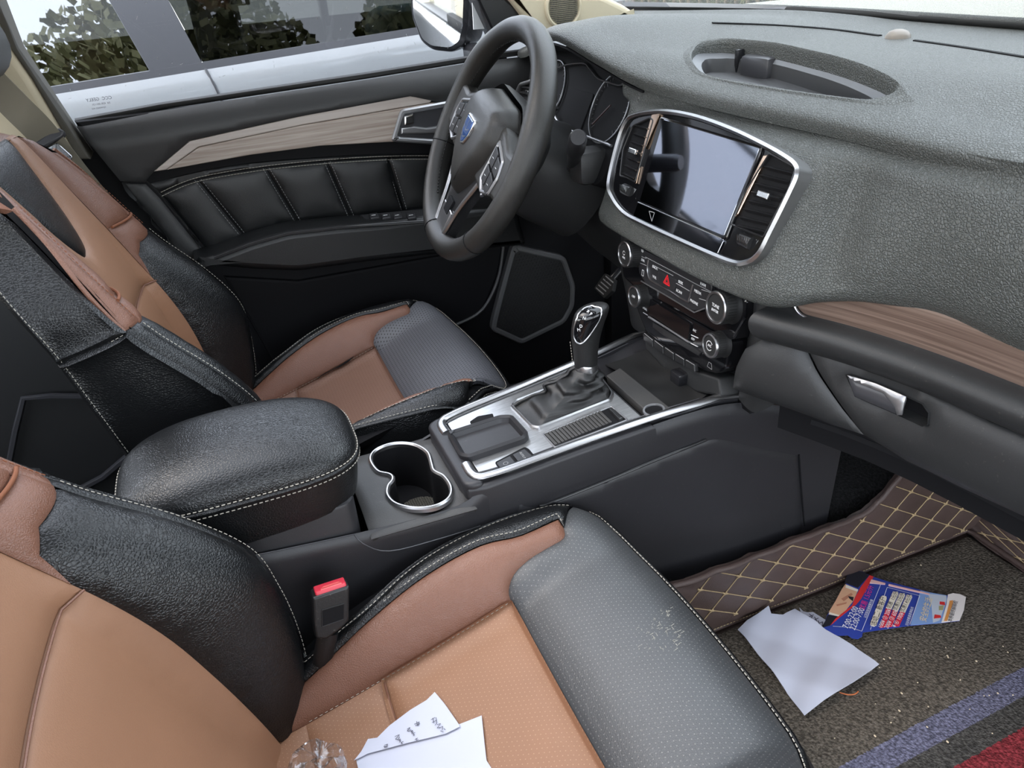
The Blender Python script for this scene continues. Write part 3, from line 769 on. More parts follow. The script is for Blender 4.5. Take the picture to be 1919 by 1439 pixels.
fe = [(u, efront(u)) for u in fr(-.236, .236, 26)]
base = sheet('seat_base', lambda u, y: OP+SC_(u, y)-Vector((0, 0, .012)), fr(-.236, .236, 20), fr(-.52, -.05, 20), MT['deep_black'], PASS, .01)
pf = panel('front_pad', [eo[-1]]+fe[1:-3]+clampR(mirr(nt_))[::-1]+nt_, SP, MT['black_leather_perf'], PASS, .012, .004, .04, .004, .008)
panel('seat_insert', [(-IN, -.362), (IN, -.362), (IN, -.204), (-IN, -.204)], SP, MT['tan_leather_perf'], PASS, .012, .003, .03, .004)
panel('seat_insert', [(-IN, -.455), (IN, -.455), (IN, -.362), (-IN, -.362)], SP, MT['tan_leather_perf'], PASS, .012, .002, .03, .003)
panel('seat_insert', [(-IN, -.53), (IN, -.53), (IN, -.455), (-IN, -.455)], SP, MT['tan_leather_perf'], PASS, .014, .002, .03, .003)
for s in (1, -1):
    f = (lambda P: P) if s == 1 else (lambda P: clampR(mirr(P)))
    panel('bolster', f([(-IN, -.48), (-IN, -.204)]+nt_[1:]+es[::-1][1:]), SP, MT['tan_leather'], PASS, .011, .004, .03, .004)
    panel('bolster_edge', f(es+eo[::-1]), SP, MT['black_leather'], PASS, .010, .002, .012, .002, .005)
    q = [SP(*p)+Vector((0, 0, -.001)) for p in f(es)]
    stitch('stitching', [p+Vector((-.005*s, 0, .0028)) for p in q], (0, 0, 1), MT['thread'], PASS, .0055, .0036, .00048)
    tube('piping', [SP(*p)+Vector((-.001*s, 0, -.001)) for p in f(eo)], .0028, MT['black_leather'], PASS, n=6)
    stitch('stitching', [SP(*p)+Vector((.003*s, 0, .0022)) for p in f(eo)], (0, 0, 1), MT['thread'], PASS, .0055, .0036, .0005)
    # outer side of the cushion
    def side(a, b, P=f(eo), s=s):
        i = min(int(a), len(P)-2); t = a-i; u = P[i][0]*(1-t)+P[i+1][0]*t; y = P[i][1]*(1-t)+P[i+1][1]*t
        p = SP(u, y); d = b; z = p.z-.002-(p.z-.002-.10)*d
        return Vector((p.x-s*(.012*math.sin(math.pi*min(1, d*1.6))-.03*d*d), y-.02*d*0, z))
    sheet('cushion_side', side, fr(0, len(eo)-1, 34), fr(0, 1, 8), MT['black_leather'], PASS, .006)
tube('piping', [SP(*p)+Vector((0, .001, -.002)) for p in fe], .003, MT['black_leather'], PASS, n=6)
stitch('stitching', [SP(u, y-.003)+Vector((0, 0, .0015)) for u, y in fe], (0, 0, 1), MT['thread'], PASS, .0055, .0038, .0006)
stitch('stitching', [SP(u, y)+Vector((0, .004, -.008)) for u, y in fe], (0, 1, .4), MT['thread'], PASS, .0055, .0038, .0005)
def frontskirt(a, d):
    p = SP(a, efront(a)); z = p.z-.003-(p.z-.10)*d
    return Vector((p.x+(a*.03*math.sin(d*2)), p.y+.030*math.sin(math.pi*min(1, d*1.8))-.04*d*d, z))
sheet('front_valance', frontskirt, fr(-.236, .236, 26), fr(0, 1, 10), MT['black_leather'], PASS, .006)
for s in (1, -1): stitch('stitching', [SP(-s*.1495, y)+Vector((0, 0, .0005)) for y in fr(-.45, -.205, 40)], (0, 0, 1), MT['thread'], PASS, .0075, .003, .0004)
tube('seam', [SP(u, -.3621)+Vector((0, 0, -.003)) for u in fr(-IN, IN, 20)], .0012, MT['tan_leather'], PASS, n=5)
box('seat_frame', OP+Vector((-.21, -.5, .05)), OP+Vector((.21, -.08, .12)), MT['deep_black'], PASS, .01)
for s in (-1, 1): box('seat_rail', OP+Vector((s*.17-.02, -.52, .015)), OP+Vector((s*.17+.02, .02, .05)), MT['car_black'], PASS, .006)
# --- backrest (built at the driver's angle, one mesh that carries its covers)
BKO = [(-.20, .20), (.20, .20), (.235, .33), (.24, .5), (.236, .62), (.218, .69), (.186, .75), (.14, .785), (-.14, .785), (-.186, .75), (-.218, .69), (-.236, .62), (-.24, .5), (-.235, .33)]
bk = panel('backrest', BKO, SBw, MT['deep_black'], PASS, .02, 0, .03, 0, .01, -1, .012, (), None, -.012)
ZT = .535
panel('back_insert', [(-.14, .215), (.14, .215), (.14, ZT), (-.14, ZT)], SBw, MT['tan_leather_smooth'], bk, .014, .004, .05, .004, .008, -1)
vee = [(-.112, .790), (-.092, .750), (-.062, .685), (-.03, .646), (0, .634), (.03, .646), (.062, .685), (.092, .750), (.112, .790)]
vee = [tuple(p) for p in cr(vee, 3)]
panel('back_insert', [(-.14, ZT), (.14, ZT), (.14, .790)]+vee[::-1]+[(-.14, .790)], SBw, MT['tan_leather_smooth'], bk, .014, .004, .04, .004, .008, -1)
panel('back_centre', vee[::-1], SBw, MT['black_leather'], bk, .014, .003, .04, .004, .008, -1)
for s in (1, -1):
    f = (lambda P: P) if s == 1 else mirr
    lowb = f([(-.14, .25), (-.14, .545), (-.148, .580), (-.166, .596), (-.217, .600), (-.219, .5), (-.216, .38), (-.206, .30), (-.19, .235), (-.15, .22)])
    panel('back_bolster', lowb, SBw, MT['black_leather'], bk, .012, .004, .04, .004, .008, -1)
    panel('back_bolster', f([(-.14, .545), (-.14, .60), (-.14, .632), (-.217, .632), (-.217, .600), (-.166, .596), (-.148, .580)]), SBw, MT['tan_leather'], bk, .010, .003, .02, .003, .006, -1)
    panel('back_bolster', f([(-.14, .632), (-.217, .632), (-.205, .685), (-.180, .748), (-.16, .775), (-.14, .786)]), SBw, MT['tan_leather'], bk, .012, .004, .03, .003, .006, -1)
    panel('back_edge', f([(-.213, .602), (-.200, .685), (-.176, .752), (-.189, .748), (-.220, .69), (-.242, .602)]), SBw, MT['tan_leather'], bk, .009, .002, .01, .002, .005, -1)
    panel('back_edge', f([(-.190, .235), (-.206, .30), (-.216, .38), (-.219, .5), (-.219, .602), (-.242, .602), (-.243, .5), (-.24, .38), (-.23, .30), (-.21, .235)]), SBw, MT['black_leather'], bk, .009, .002, .01, .002, .005, -1)
    stitch('stitching', [SBw(-s*a, z)+Vector((0, .003, .002)) for a, z in ((.214, .26), (.222, .30), (.2225, .38), (.2225, .5), (.2225, .60))] if False else [SBw(u, z)+Vector((0, .0035, .001)) for u, z in cr(f([(-.196, .25), (-.211, .30), (-.220, .38), (-.2225, .5), (-.2225, .60)]), 12)], (0, .7, .5), MT['thread'], bk, .0055, .0036, .00048)
    stitch('stitching', [SBw(u, z)+Vector((0, .0035, .001)) for u, z in cr(f([(-.2225, .61), (-.209, .685), (-.183, .750)]), 12)], (0, .7, .5), MT['thread_brown'], bk, .0055, .0036, .0006)
    tube('piping', [SBw(u, z)+Vector((-.001*s, -.001, 0)) for u, z in cr(f([(-.21, .235), (-.232, .30), (-.243, .38), (-.245, .5), (-.244, .602)]), 8)], .0025, MT['black_leather'], bk, n=6)
    tube('piping', [SBw(u, z)+Vector((-.001*s, -.001, 0)) for u, z in cr(f([(-.244, .602), (-.236, .65), (-.222, .69), (-.19, .752)]), 8)], .0032, MT['tan_leather'], bk, n=6)
    tube('welt', [SBw(u, .632)+Vector((0, .003, 0)) for u in fr(-s*.142, -s*.216, 12)], .0022, MT['thread_brown'], bk, n=6)
    # side panels between front edge and rear edge
    def SS(y, z, s=s): return OP+Vector((-s*(.243-.058*sst(.61, .76, z)+.006*math.sin(math.pi*min(1, max(0, (y-yr_(z))/(yb_(z)-yr_(z)))))), y, z))
    def sidepoly(z0, z1, n=14, dz0=0):
        F = [(yb_(z)-.016, z) for z in fr(z0, z1, n)]; Rr = [(yr_(z), z+dz0*(1 if z == z0 else 0)) for z in fr(z0, z1, n)]
        return F+Rr[::-1]
    panel('side_panel', [(yb_(.602)-.016, .602)]+[(yb_(z)-.016, z) for z in fr(.62, .735, 8)]+[(yb_(.757)-.020, .757)]+[(yr_(z), z) for z in fr(.755, .58, 10)], SS, MT['black_leather'], bk, .014, .004, .03, .003, .006, s)
    panel('side_panel', [(yb_(z)-.016, z) for z in fr(.17, .602, 16)]+[(yr_(z), z) for z in fr(.58, .17, 16)], SS, MT['black_leather'], bk, .014, .004, .03, .003, .006, s)
    stitch('stitching', [SS(yr_(z)+.006, z)+Vector((-s*.003, 0, 0)) for z in fr(.2, .73, 40)], (-s, 0, 0), MT['thread'], bk, .006, .004, .0006)
    stitch('stitching', [SS(yb_(.602)-.02+(yr_(.58)-yb_(.602)+.03)*t, .600-.022*t)+Vector((-s*.0035, 0, 0)) for t in fr(0, 1, 16)], (-s, 0, 0), MT['thread'], bk, .006, .004, .0006)
tube('back_seam', [SBw(u, ZT)+Vector((0, .0005, 0)) for u in fr(-.14, .14, 20)], .0012, MT['tan_leather'], bk, n=5)
def BT(a, t):
    z = .788-.038*sst(.13, .185, abs(a)); p = SBw(a, z); q = yr_(z)
    return Vector((p.x, p.y*(1-t)+q*t, p.z-.003+.012*math.sin(math.pi*t)))
sheet('back_top', BT, fr(-.186, .186, 24), fr(0, 1, 8), MT['tan_leather'], bk, .006)
panel('back_shell', BKO, lambda a, z: OP+Vector((a, yr_(z)-.012*(1-(a/.243)**2), z)), MT['dash_hard'], bk, .03, 0, .03, 0, .01, -1, .006)
# headrest
bm = bmesh.new(); bx(bm, (-.13, -.055, -.085), (.13, .055, .09), None, .045, 5); hmat = Matrix.Translation(OP+Vector((0, -.685, .945))) @ Matrix.Rotation(math.radians(14), 4, 'X'); bm.transform(hmat)
bmo('headrest', bm, mat('grey_leather', (.10, .10, .10), .45, 0, .5, 'leather', 500, .2), bk)
for s in (-1, 1): tube('headrest_post', [OP+Vector((s*.06, -.70, .79)), OP+Vector((s*.06, -.69, .88))], .006, MT['chrome'], bk, n=8)
# ---- second seat: copies of the seat and each of its parts
def copy_tree(o, parent=None):
    c = o.copy(); COL.objects.link(c)
    if parent is not None: c.parent = parent; c.matrix_parent_inverse = Matrix.Identity(4)
    for ch in [x for x in bpy.data.objects if x.parent == o]: copy_tree(ch, c)
    return c
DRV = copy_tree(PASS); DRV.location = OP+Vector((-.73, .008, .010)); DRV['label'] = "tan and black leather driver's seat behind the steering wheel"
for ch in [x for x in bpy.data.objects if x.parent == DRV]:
    k = {'black_leather_perf': 'black_leather_perf_sheen', 'tan_leather_perf': 'tan_leather_perf_driver'}.get(ch.data.materials[0].name)
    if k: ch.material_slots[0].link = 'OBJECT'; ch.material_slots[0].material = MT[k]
# passenger back leans further back about its hinge
hp = Vector((0, -.47, .25)); Rm = Matrix.Translation(hp) @ Matrix.Rotation(math.radians(11), 4, 'X') @ Matrix.Translation(-hp)
bk.matrix_basis = Rm @ bk.matrix_basis
# ------------------------------------------------------------------ driver's door
DP = Pl((-.72, 0, 0), (0, 1, 0), (0, 0, 1))
dr = empty('door_1', (-.74, 0, .02), "closed black driver's door with grey wood strip and stitched leather inset", 'door', None, None, 'structure')
def dpx(P, h=0): return DP.pxs(P, h)
rear = dpx([(138, 230), (160, 268), (232, 345), (350, 500), (480, 690)])
plate('door_panel', rear+[(-.42, .06), (.56, .06), (.56, .77)], DP, -.05, -.012, MT['deep_black'], dr, .008)
# upper roll: padded shoulder under the window
def UR(y, z):
    zt = on(500, 168, 'x', -.72).z+.026*(y+.277)   # belt height
    d = max(0, zt-z); x = -.742+.030*math.sin(min(1, d/.055)*math.pi/2)-.10*max(0, d-.05)
    return Vector((x, y, z))
top = [hit(p, UR, (-.2, .75)) for p in ((143, 236), (300, 206), (500, 176), (700, 146), (872, 118))]+[(.30, .795), (.52, .79)]
bot = [(.52, .66)]+[(.10, .70)]+[hit(p, UR, (-.2, .7)) for p in ((818, 192), (770, 181), (560, 220), (355, 265), (290, 322), (272, 343), (226, 341), (180, 285))]
panel('shoulder_pad', top+bot, UR, MT['door_soft'], dr, .014, .0, .03, .003, .006)
tube('window_seal', [UR(a, b)+Vector((-.014, 0, .004)) for a, b in top[:5]]+[Vector((-.75, .3, .80))], .006, MT['rubber'], dr, n=6)
# grey wood strip: bright upper band, grained lower band
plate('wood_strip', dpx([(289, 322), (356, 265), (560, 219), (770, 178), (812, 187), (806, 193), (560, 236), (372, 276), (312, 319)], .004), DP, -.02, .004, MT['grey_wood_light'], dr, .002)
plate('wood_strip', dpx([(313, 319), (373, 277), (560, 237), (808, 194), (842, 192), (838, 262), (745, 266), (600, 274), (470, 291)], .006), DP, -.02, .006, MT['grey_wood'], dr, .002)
# leather inset of five stitched fields
def LI(y, z): return Vector((-.727+.004*math.sin(y*3), y, z))
ups = dpx([(276, 346), (400, 317), (500, 304), (610, 296), (720, 291), (815, 291)]); ups = cr(ups, 4)
band = dpx([(303, 367), (350, 346), (400, 333), (500, 317), (615, 305), (730, 298), (815, 297)]); band = cr(band, 6)
low = dpx([(396, 482), (460, 448), (560, 418), (660, 408), (760, 398), (815, 396)]); low = cr(low, 6)
panel('leather_band', [(p.x, p.y) for p in ups]+[(p.x, p.y) for p in band[::-1]], LI, MT['door_leather'], dr, .012, .004, .012, .003, .005)
def cut(Lp, px):                                    # point on a polyline nearest to a photo column
    q = DP.px(*px); return min(range(len(Lp)), key=lambda i: (Lp[i]-Vector(q)).length)
tops = [(303, 367), (372, 343), (500, 317), (622, 304), (736, 297), (815, 297)]
bots = [(396, 482), (460, 448), (560, 418), (660, 408), (762, 398), (815, 396)]
ti = [cut(band, p) for p in tops]; bi = [cut(low, p) for p in bots]
for i in range(5):
    P = [tuple(p) for p in band[ti[i]:ti[i+1]+1]]+[tuple(p) for p in low[bi[i]:bi[i+1]+1]][::-1]
    panel('leather_field', P, LI, MT['door_leather'], dr, .012, .005, .04, .002, .003)
    if i:
        a, b = Vector(band[ti[i]]), Vector(low[bi[i]])
        for dx in (-.0055, .0055): stitch('stitching', [LI(*(a+(b-a)*t))+Vector((.0012, dx, 0)) for t in fr(0, 1, 8)], (1, 0, 0), MT['mark_grey'], dr, .006, .004, .0004)
for dz in (.004, -.003): stitch('stitching', [LI(p.x, p.y)+Vector((.0015, 0, dz)) for p in band], (1, 0, 0), MT['thread'], dr, .0065, .0042, .0005)
# rear lower filler between inset and door edge
panel('door_corner', [tuple(p) for p in dpx([(232, 346), (274, 346), (300, 372), (392, 485), (352, 498)])], LI, MT['door_soft'], dr, .012, .002, .02, .003, .005)
# armrest: a shelf standing off the door
AX = .065
ap = Pl((-.72+AX, 0, 0), (0, 1, 0), (0, 0, 1))
af = ap.pxs([(358, 493), (402, 481), (470, 455), (540, 435), (640, 424), (720, 418), (830, 413), (860, 470), (700, 492), (560, 511), (470, 507), (400, 500)])
af[6] = (.16, af[6][1]+.004); af[7] = (.18, af[7][1]-.02)
def AS(y, z):
    return Vector((-.72+AX*sst(-.56, -.36, y)-.0, y, z))
plate('armrest', af, ap, -.075, 0, MT['door_leather'], dr, .014, 4, r=.012)
tube('armrest_edge', [ap.pt(a, b, .001) for a, b in ap.pxs([(402, 483), (470, 457), (540, 437), (640, 426), (720, 420), (815, 414)])], .004, MT['gloss_plastic'], dr, n=6)
# window switches on the shelf
sz = lambda px: on(px[0], px[1], 'x', -.685)
sp = Pl((-.685, 0, on(735, 405, 'x', -.685).z-.003), (0, 1, 0), (-1, 0, .25))
plate('switch_panel', sp.pxs([(676, 404), (806, 392), (812, 406), (690, 418)]), sp, -.02, .002, MT['gloss_plastic'], dr, .002)
for a in (692, 714, 736, 762):
    plate('window_switch', sp.pxs([(a, 401), (a+16, 399), (a+19, 408), (a+3, 411)], .006), sp, .001, .007, MT['switch_plastic'], dr, .002)
    strokes('switch_mark', [sp.pxs([(a+5, 404), (a+12, 403)], .0075)], sp, .0075, .0015, MT['mark_white'], dr)
# inner handle: silver bezel, recess, lever, lock knob
hb = rnd(dpx([(752, 206), (842, 190), (900, 182), (900, 250), (845, 274), (734, 266)], .012), .008)
frame('handle_bezel', hb, .010, DP, -.01, .012, MT['satin_silver'], dr, .003)
plate('handle_recess', inset(hb, .009), DP, -.012, .0078, MT['smoke'], dr, .001)
plate('handle_lever', dpx([(752, 240), (775, 237), (800, 240), (850, 232), (880, 226), (880, 245), (845, 250), (752, 252)], .012), DP, .003, .014, MT['satin_silver'], dr, .003)
plate('lock_knob', dpx([(758, 218), (775, 213), (777, 232), (758, 236)], .014), DP, .003, .016, MT['chrome'], dr, .003)
mk = DP.px(808, 226, .006)
lathe('lock_ring', [(.0095, 0), (.0095, .002), (.0085, .002), (.0085, 0)], Matrix.Translation(DP.pt(*mk, .004)) @ Matrix.Rotation(math.radians(90), 4, 'Y'), MT['mark_grey'], dr)
# lower panel, trim line and loudspeaker cover
plate('lower_panel', dpx([(420, 520), (560, 528), (830, 480), (950, 440), (935, 520), (905, 590), (850, 622), (700, 660), (560, 760)]), DP, -.02, -.004, MT['deep_black'], dr, .006)
tube('panel_edge', [DP.pt(a, b, .0) for a, b in cr(dpx([(946, 438), (937, 510), (918, 560), (893, 590), (845, 612), (790, 622)]), 5)], .0035, MT['frame_grey'], dr, n=6)
sg = rnd(DP.pxs([(962, 459), (1060, 481), (1079, 535), (1077, 575), (1060, 606), (978, 646), (921, 620), (925, 598), (945, 520)], .004), .012)
frame('speaker_frame', sg, .012, DP, -.012, .006, MT['frame_grey'], dr, .003)
ins = inset(sg, .010)
plate('speaker_cover', ins, DP, -.012, .001, MT['mesh_black'], dr, .001)
bm = bmesh.new(); x0 = min(p.x for p in ins); x1 = max(p.x for p in ins); y0 = min(p.y for p in ins); y1 = max(p.y for p in ins)
I2 = inset(sg, .015); j = 0; y = y0
while y < y1:
    x = x0+(j % 2)*.004
    while x < x1:
        if inside((x, y), I2):
            lathe_bm(bm, [(.0027, .0005), (.0021, .0022), (0, .0026)], Matrix.Translation(DP.pt(x, y, 0)) @ Matrix.Rotation(math.radians(90), 4, 'Y'), 6)
        x += .008
    y += .0069; j += 1
bmo('cover_dimples', bm, MT['mesh_black'], dr)['kind'] = 'stuff'
# kick panel ahead of the door
tag(box('trim_11', (-.76, .40, .02), (-.70, .80, .60), MT['deep_black'], None, .01), kind='structure')
# ------------------------------------------------------------------ driver's belt on the pillar
bl = empty('seat_belt', (-.68, -.62, .75), "beige driver's seat belt hanging down the middle pillar with metal tongue", 'seat belt')
bc = cr([on(a, b, 'x', x) for a, b, x in ((-60, 110, -.675), (-20, 150, -.668), (30, 200, -.662), (75, 245, -.66), (122, 305, -.66), (180, 375, -.664), (240, 440, -.675), (310, 520, -.69), (370, 640, -.70))], 5)
def BW(a, b):
    i = min(len(bc)-1, int(round(a))); c = bc[i]; t = (bc[min(i+1, len(bc)-1)]-bc[max(i-1, 0)]).normalized()
    wv = Vector((1, 0, 0)).cross(t).normalized(); return c+wv*(b-.5)*.047+Vector((.004*math.sin(a*.6)*math.sin(b*3), 0, 0))
sheet('webbing', BW, fr(0, len(bc)-1, len(bc)-1), fr(0, 1, 4), MT['beige_belt'], bl, .0015)
tp = Pl(on(112, 280, 'x', -.655), (.35, .62, -.70), (-.2, .75, .62))
def tpp(P, h=0): return tp.pxs(P, h)
plate('tongue_cover', tpp([(66, 270), (98, 248), (112, 241), (122, 247), (121, 257), (108, 265), (84, 279), (72, 282)]), tp, -.006, .006, MT['smoke'], bl, .003, 3, r=.003)
to = rnd(tpp([(88, 280), (108, 268), (137, 294), (135, 301), (124, 308), (118, 306)]), .003)
frame('tongue', to, .008, tp, .0, .0028, MT['chrome'], bl, .0008, inner=rnd(tpp([(103, 286), (112, 281), (131, 297), (120, 303)]), .001) if False else None)
# ------------------------------------------------------------------ dashboard
db = empty('dashboard', (0, .30, .60), 'black grained dashboard running the whole width below the windscreen', 'dashboard')
ST = [ # x, base(y,z), lip front(y,z)
 (-.76, (.49, .852), (.22, .800)), (-.62, (.54, .852), (.185, .818)), (-.48, (.58, .853), (.150, .853)), (-.365, (.60, .852), (.132, .861)),
 (-.25, (.612, .847), (.140, .836)), (-.17, (.618, .842), (.157, .813)), (-.06, (.622, .839), (.176, .801)), (.05, (.622, .837), (.184, .797)),
 (.18, (.615, .835), (.194, .794)), (.30, (.605, .833), (.201, .789)), (.45, (.58, .832), (.216, .785)), (.60, (.55, .832), (.24, .785)), (.78, (.49, .834), (.285, .785))]
def toprow(x, b, l):
    ly, lz = l; by, bz = b
    if x > -.2:
        k = sst(-.2, -.05, x); z4 = (lz+.022); z3 = .832
        return [(x, by, bz), (x, by-.05, bz-.003), (x, ly+.24, .8345), (x, ly+.14, z3), (x, ly+.065, z4), (x, ly+.026, lz+.0135), (x, ly+.005, lz+.003), (x, ly+.007, lz-.012)]
    zt = lz+.012
    return [(x, by, bz), (x, by-.05, bz-.004), (x, (by+ly)/2+.06, (bz+zt)/2-.001), (x, ly+.13, zt+.001), (x, ly+.06, zt-.001), (x, ly+.022, lz+.008), (x, ly+.004, lz), (x, ly+.006, lz-.012)]
TG = Grid([toprow(*s) for s in ST])
def xi(x):                                          # x -> station index
    xs = [s[0] for s in ST]
    for i in range(len(xs)-1):
        if x <= xs[i+1]: return i+(x-xs[i])/(xs[i+1]-xs[i])
    return len(xs)-1
def TS(x, v): return TG.at(xi(x), v*10)             # parameters kept to metre-like sizes (v = row/10)
podpx = [(1297, 100), (1306, 86), (1330, 77), (1380, 75), (1480, 88), (1580, 112), (1640, 134), (1672, 152), (1681, 165), (1668, 177), (1635, 187), (1600, 187), (1500, 174), (1400, 158), (1330, 143), (1305, 126)]
RAISE = [.004, .008, .013, .015, .015, .015, .014, .012, .008, .004, .001, 0, 0, 0, 0, .001]
pod = []; g = (-.15, .35)
for p, rz in zip(podpx, RAISE):
    g = hit(p, lambda x, v, rz=rz: TS(x, v)+Vector((0, 0, rz)), g); pod.append((g[0], g[1], rz))
pod = [tuple(p) for p in cr(pod, 4, True)]
grid_u = fr(-.76, .78, 77)
# skin with the opening for the pod
def topskin():
    P = [(x, .0) for x in fr(-.76, .78, 60)]+[(x, .7) for x in fr(.78, -.76, 60)]
    return panel('dash_top', P, TS, MT['dash_soft'], db, .018, 0, .03, 0, .01, 1, 0, [[(q[0], q[1]) for q in pod]])
topskin()
# pod: rolled rim, sloping wall, tray with little bins
podw = [TS(q[0], q[1])+Vector((0, 0, max(0, q[2]))) for q in pod]
pc = sum(podw, Vector((0, 0, 0)))/len(podw)
def loft(name, loops, m, parent, closed=True):
    bm = bmesh.new(); rows = [[bm.verts.new(p) for p in L] for L in loops]; N = len(loops[0])
    for A, B in zip(rows, rows[1:]):
        for i in range(N if closed else N-1): bm.faces.new((A[i], A[(i+1) % N], B[(i+1) % N], B[i]))
    return bmo(name, bm, m, parent, True, 50)
def podring2(k, z, w=1.0):                          # the rim loop scaled about its middle; w = share of the far side's rise
    R = []
    for p, q in zip(podw, pod):
        R.append(Vector((pc.x+(p.x-pc.x)*k, pc.y+(p.y-pc.y)*k, p.z-max(0, q[2])*(1-w)+z)))
    return R
loft('pod_rim', [podring2(1.16, -.002, 0), podring2(1.10, .001, .35), podring2(1.05, .001, .8), podring2(1.02, .0015), podring2(1.0, .0), podring2(.99, -.005)], MT['dash_soft'], db)
loft('pod_hood', [podring2(.99, -.005, 1), podring2(.984, -.004, 0)], MT['dash_soft'], db)
loft('pod_lip', [podring2(.986, -.003, 0), podring2(.93, -.0055, 0), podring2(.875, -.008, 0)], mat('satin_grey', (.15, .155, .165), .38), db)
loft('pod_wall', [podring2(.875, -.008, 0), podring2(.86, -.014, 0), podring2(.845, -.025, 0), podring2(.4, -.027, 0), podring2(.05, -.027, 0)], mat('pod_plastic', (.045, .045, .047), .45), db)
# things in the pod: mount, cloth, box
pz = pc.z-sum(max(0, q[2]) for q in pod)/len(pod)-.0262
pe = empty('phone_mount', (pc.x, pc.y, pz), 'small grey phone bracket lying in the dashboard tray', 'bracket')
bx0 = on(1425, 127, 'z', pz+.02)
box('bracket_body', (bx0.x-.03, bx0.y-.012, pz), (bx0.x+.03, bx0.y+.012, pz+.035), MT['smoke'], pe, .006)
box('bracket_clip', (bx0.x-.05, bx0.y-.006, pz), (bx0.x-.042, bx0.y+.006, pz+.04), MT['car_black'], pe, .002)
c0 = on(1488, 135, 'z', pz+.01)
bm = bmesh.new()
def CL(a, b): return Vector((c0.x-.03+.075*a, c0.y-.01+.02*b+.006*math.sin(a*5), pz+.030*(1-a**2.5)*math.sin(.4+2.2*b)+.002))
o = sheet('cloth', CL, fr(0, 1, 14), fr(0, 1, 8), mat('cloth_beige', (.36, .30, .24), .85), None, .002); tag(o, 'beige folded cloth lying in the dashboard tray', 'cloth')
c1 = on(1548, 140, 'z', pz+.01)
o = box('lighter', (c1.x-.022, c1.y-.007, pz), (c1.x+.02, c1.y+.007, pz+.013), MT['car_black'], None, .003); tag(o, 'small black lighter in the dashboard tray beside the cloth', 'lighter')
# light sensor and defroster slot near the windscreen
sx = on(1683, 70, 'z', .836)
lathe('sensor', [(.017, -.003), (.016, .004), (.012, .009), (.005, .0115), (0, .012)], Matrix.Translation((sx.x, sx.y, TS(sx.x, .14).z-.001)), mat('sensor_dome', (.22, .19, .16), .35), db)
sl1 = [TS(*hit(p, TS, (0., .13))) for p in ((1335, 44), (1450, 48), (1560, 56), (1650, 68))]
tube('defroster_slot', [p+Vector((0, 0, .0005)) for p in cr(sl1, 8)], .0035, MT['deep_black'], db, n=6, flat=.4, up=(0, 0, 1))
sl2 = [TS(*hit(p, TS, (.1, .13))) for p in ((1715, 77), (1800, 89), (1919, 108), (1990, 120))]
tube('defroster_slot', [p+Vector((0, 0, .0005)) for p in cr(sl2, 8)], .0035, MT['deep_black'], db, n=6, flat=.4, up=(0, 0, 1))
# front face: hood round the middle display, running on as the passenger pad
ZC = [.800, .7845, .772, .752, .712, .670, .645, .626, .614, .614]
ZR = [.794, .780, .768, .750, .716, .680, .657, .644, .634, .633]
lipy = smo([(s[0], s[2][0]) for s in ST])
def hoodrow(x, groove, d, mix):                     # d: how far each row stands out to the rear of the lip line
    L = lipy(x); zs = [a*(1-mix)+b*mix for a, b in zip(ZC, ZR)]
    R = [(x, L+(.014 if i < 2 else 0)*groove-q, z) for i, (q, z) in enumerate(zip(d, zs))]
    fp = smo([(0, 0), (.185, 0), (.215, .022), (.25, .055), (.27, .09)])(abs(x))   # keeps just behind the display fascia
    return [(a, max(b, .1265+(z-.68)*.36+.003+fp) if .62 < z < .775 and abs(x) < .26 else b, z) for a, b, z in R]
FX = [-.250, -.215, -.185, -.10, 0, .10, .185, .225, .27, .33, .42, .55, .66, .78]
FG = Grid([
 hoodrow(-.250, .3, [-.04, -.05, -.05, -.045, -.035, -.028, -.03, -.035, -.04, -.06], 0),
 hoodrow(-.215, .6, [-.012, -.012, -.006, .0, .006, .014, .018, .018, .006, -.03], 0),
 hoodrow(-.185, 1, [0, 0, .006, .012, .024, .038, .046, .047, .036, -.005], 0),
 hoodrow(-.10, 1, [0, 0, .012, .024, .038, .054, .064, .067, .06, .03], 0),
 hoodrow(0, 1, [0, 0, .015, .030, .047, .063, .074, .079, .072, .04], 0),
 hoodrow(.10, 1, [0, 0, .018, .035, .053, .070, .080, .084, .077, .045], 0),
 hoodrow(.185, .9, [0, 0, .014, .030, .048, .066, .077, .078, .067, .03], .05),
 hoodrow(.225, .75, [0, 0, .010, .020, .036, .052, .056, .052, .042, .02], .75),
 hoodrow(.27, .6, [0, 0, .008, .014, .025, .032, .032, .029, .021, .0], 1.3),
 hoodrow(.33, .35, [0, 0, .006, .012, .018, .019, .014, .008, .0, -.015], 1.35),
 hoodrow(.42, .1, [0, 0, .005, .012, .019, .017, .011, .004, -.003, -.02], 1),
 hoodrow(.55, 0, [0, 0.001, .006, .012, .020, .016, .01, .003, -.004, -.02], 1),
 hoodrow(.66, 0, [0, 0.001, .006, .012, .020, .016, .01, .003, -.004, -.02], 1),
 hoodrow(.78, 0, [0, 0.001, .006, .012, .020, .016, .01, .003, -.004, -.02], 1)])
sheet('dash_front', lambda a, b: FG.at(a, b), fr(0, 13, 104), fr(0, 9, 45), MT['dash_soft'], db, 0)
def FS(x, v):
    for i in range(len(FX)-1):
        if x <= FX[i+1]: return FG.at(i+(x-FX[i])/(FX[i+1]-FX[i]), v*10)
    return FG.at(13, v*10)
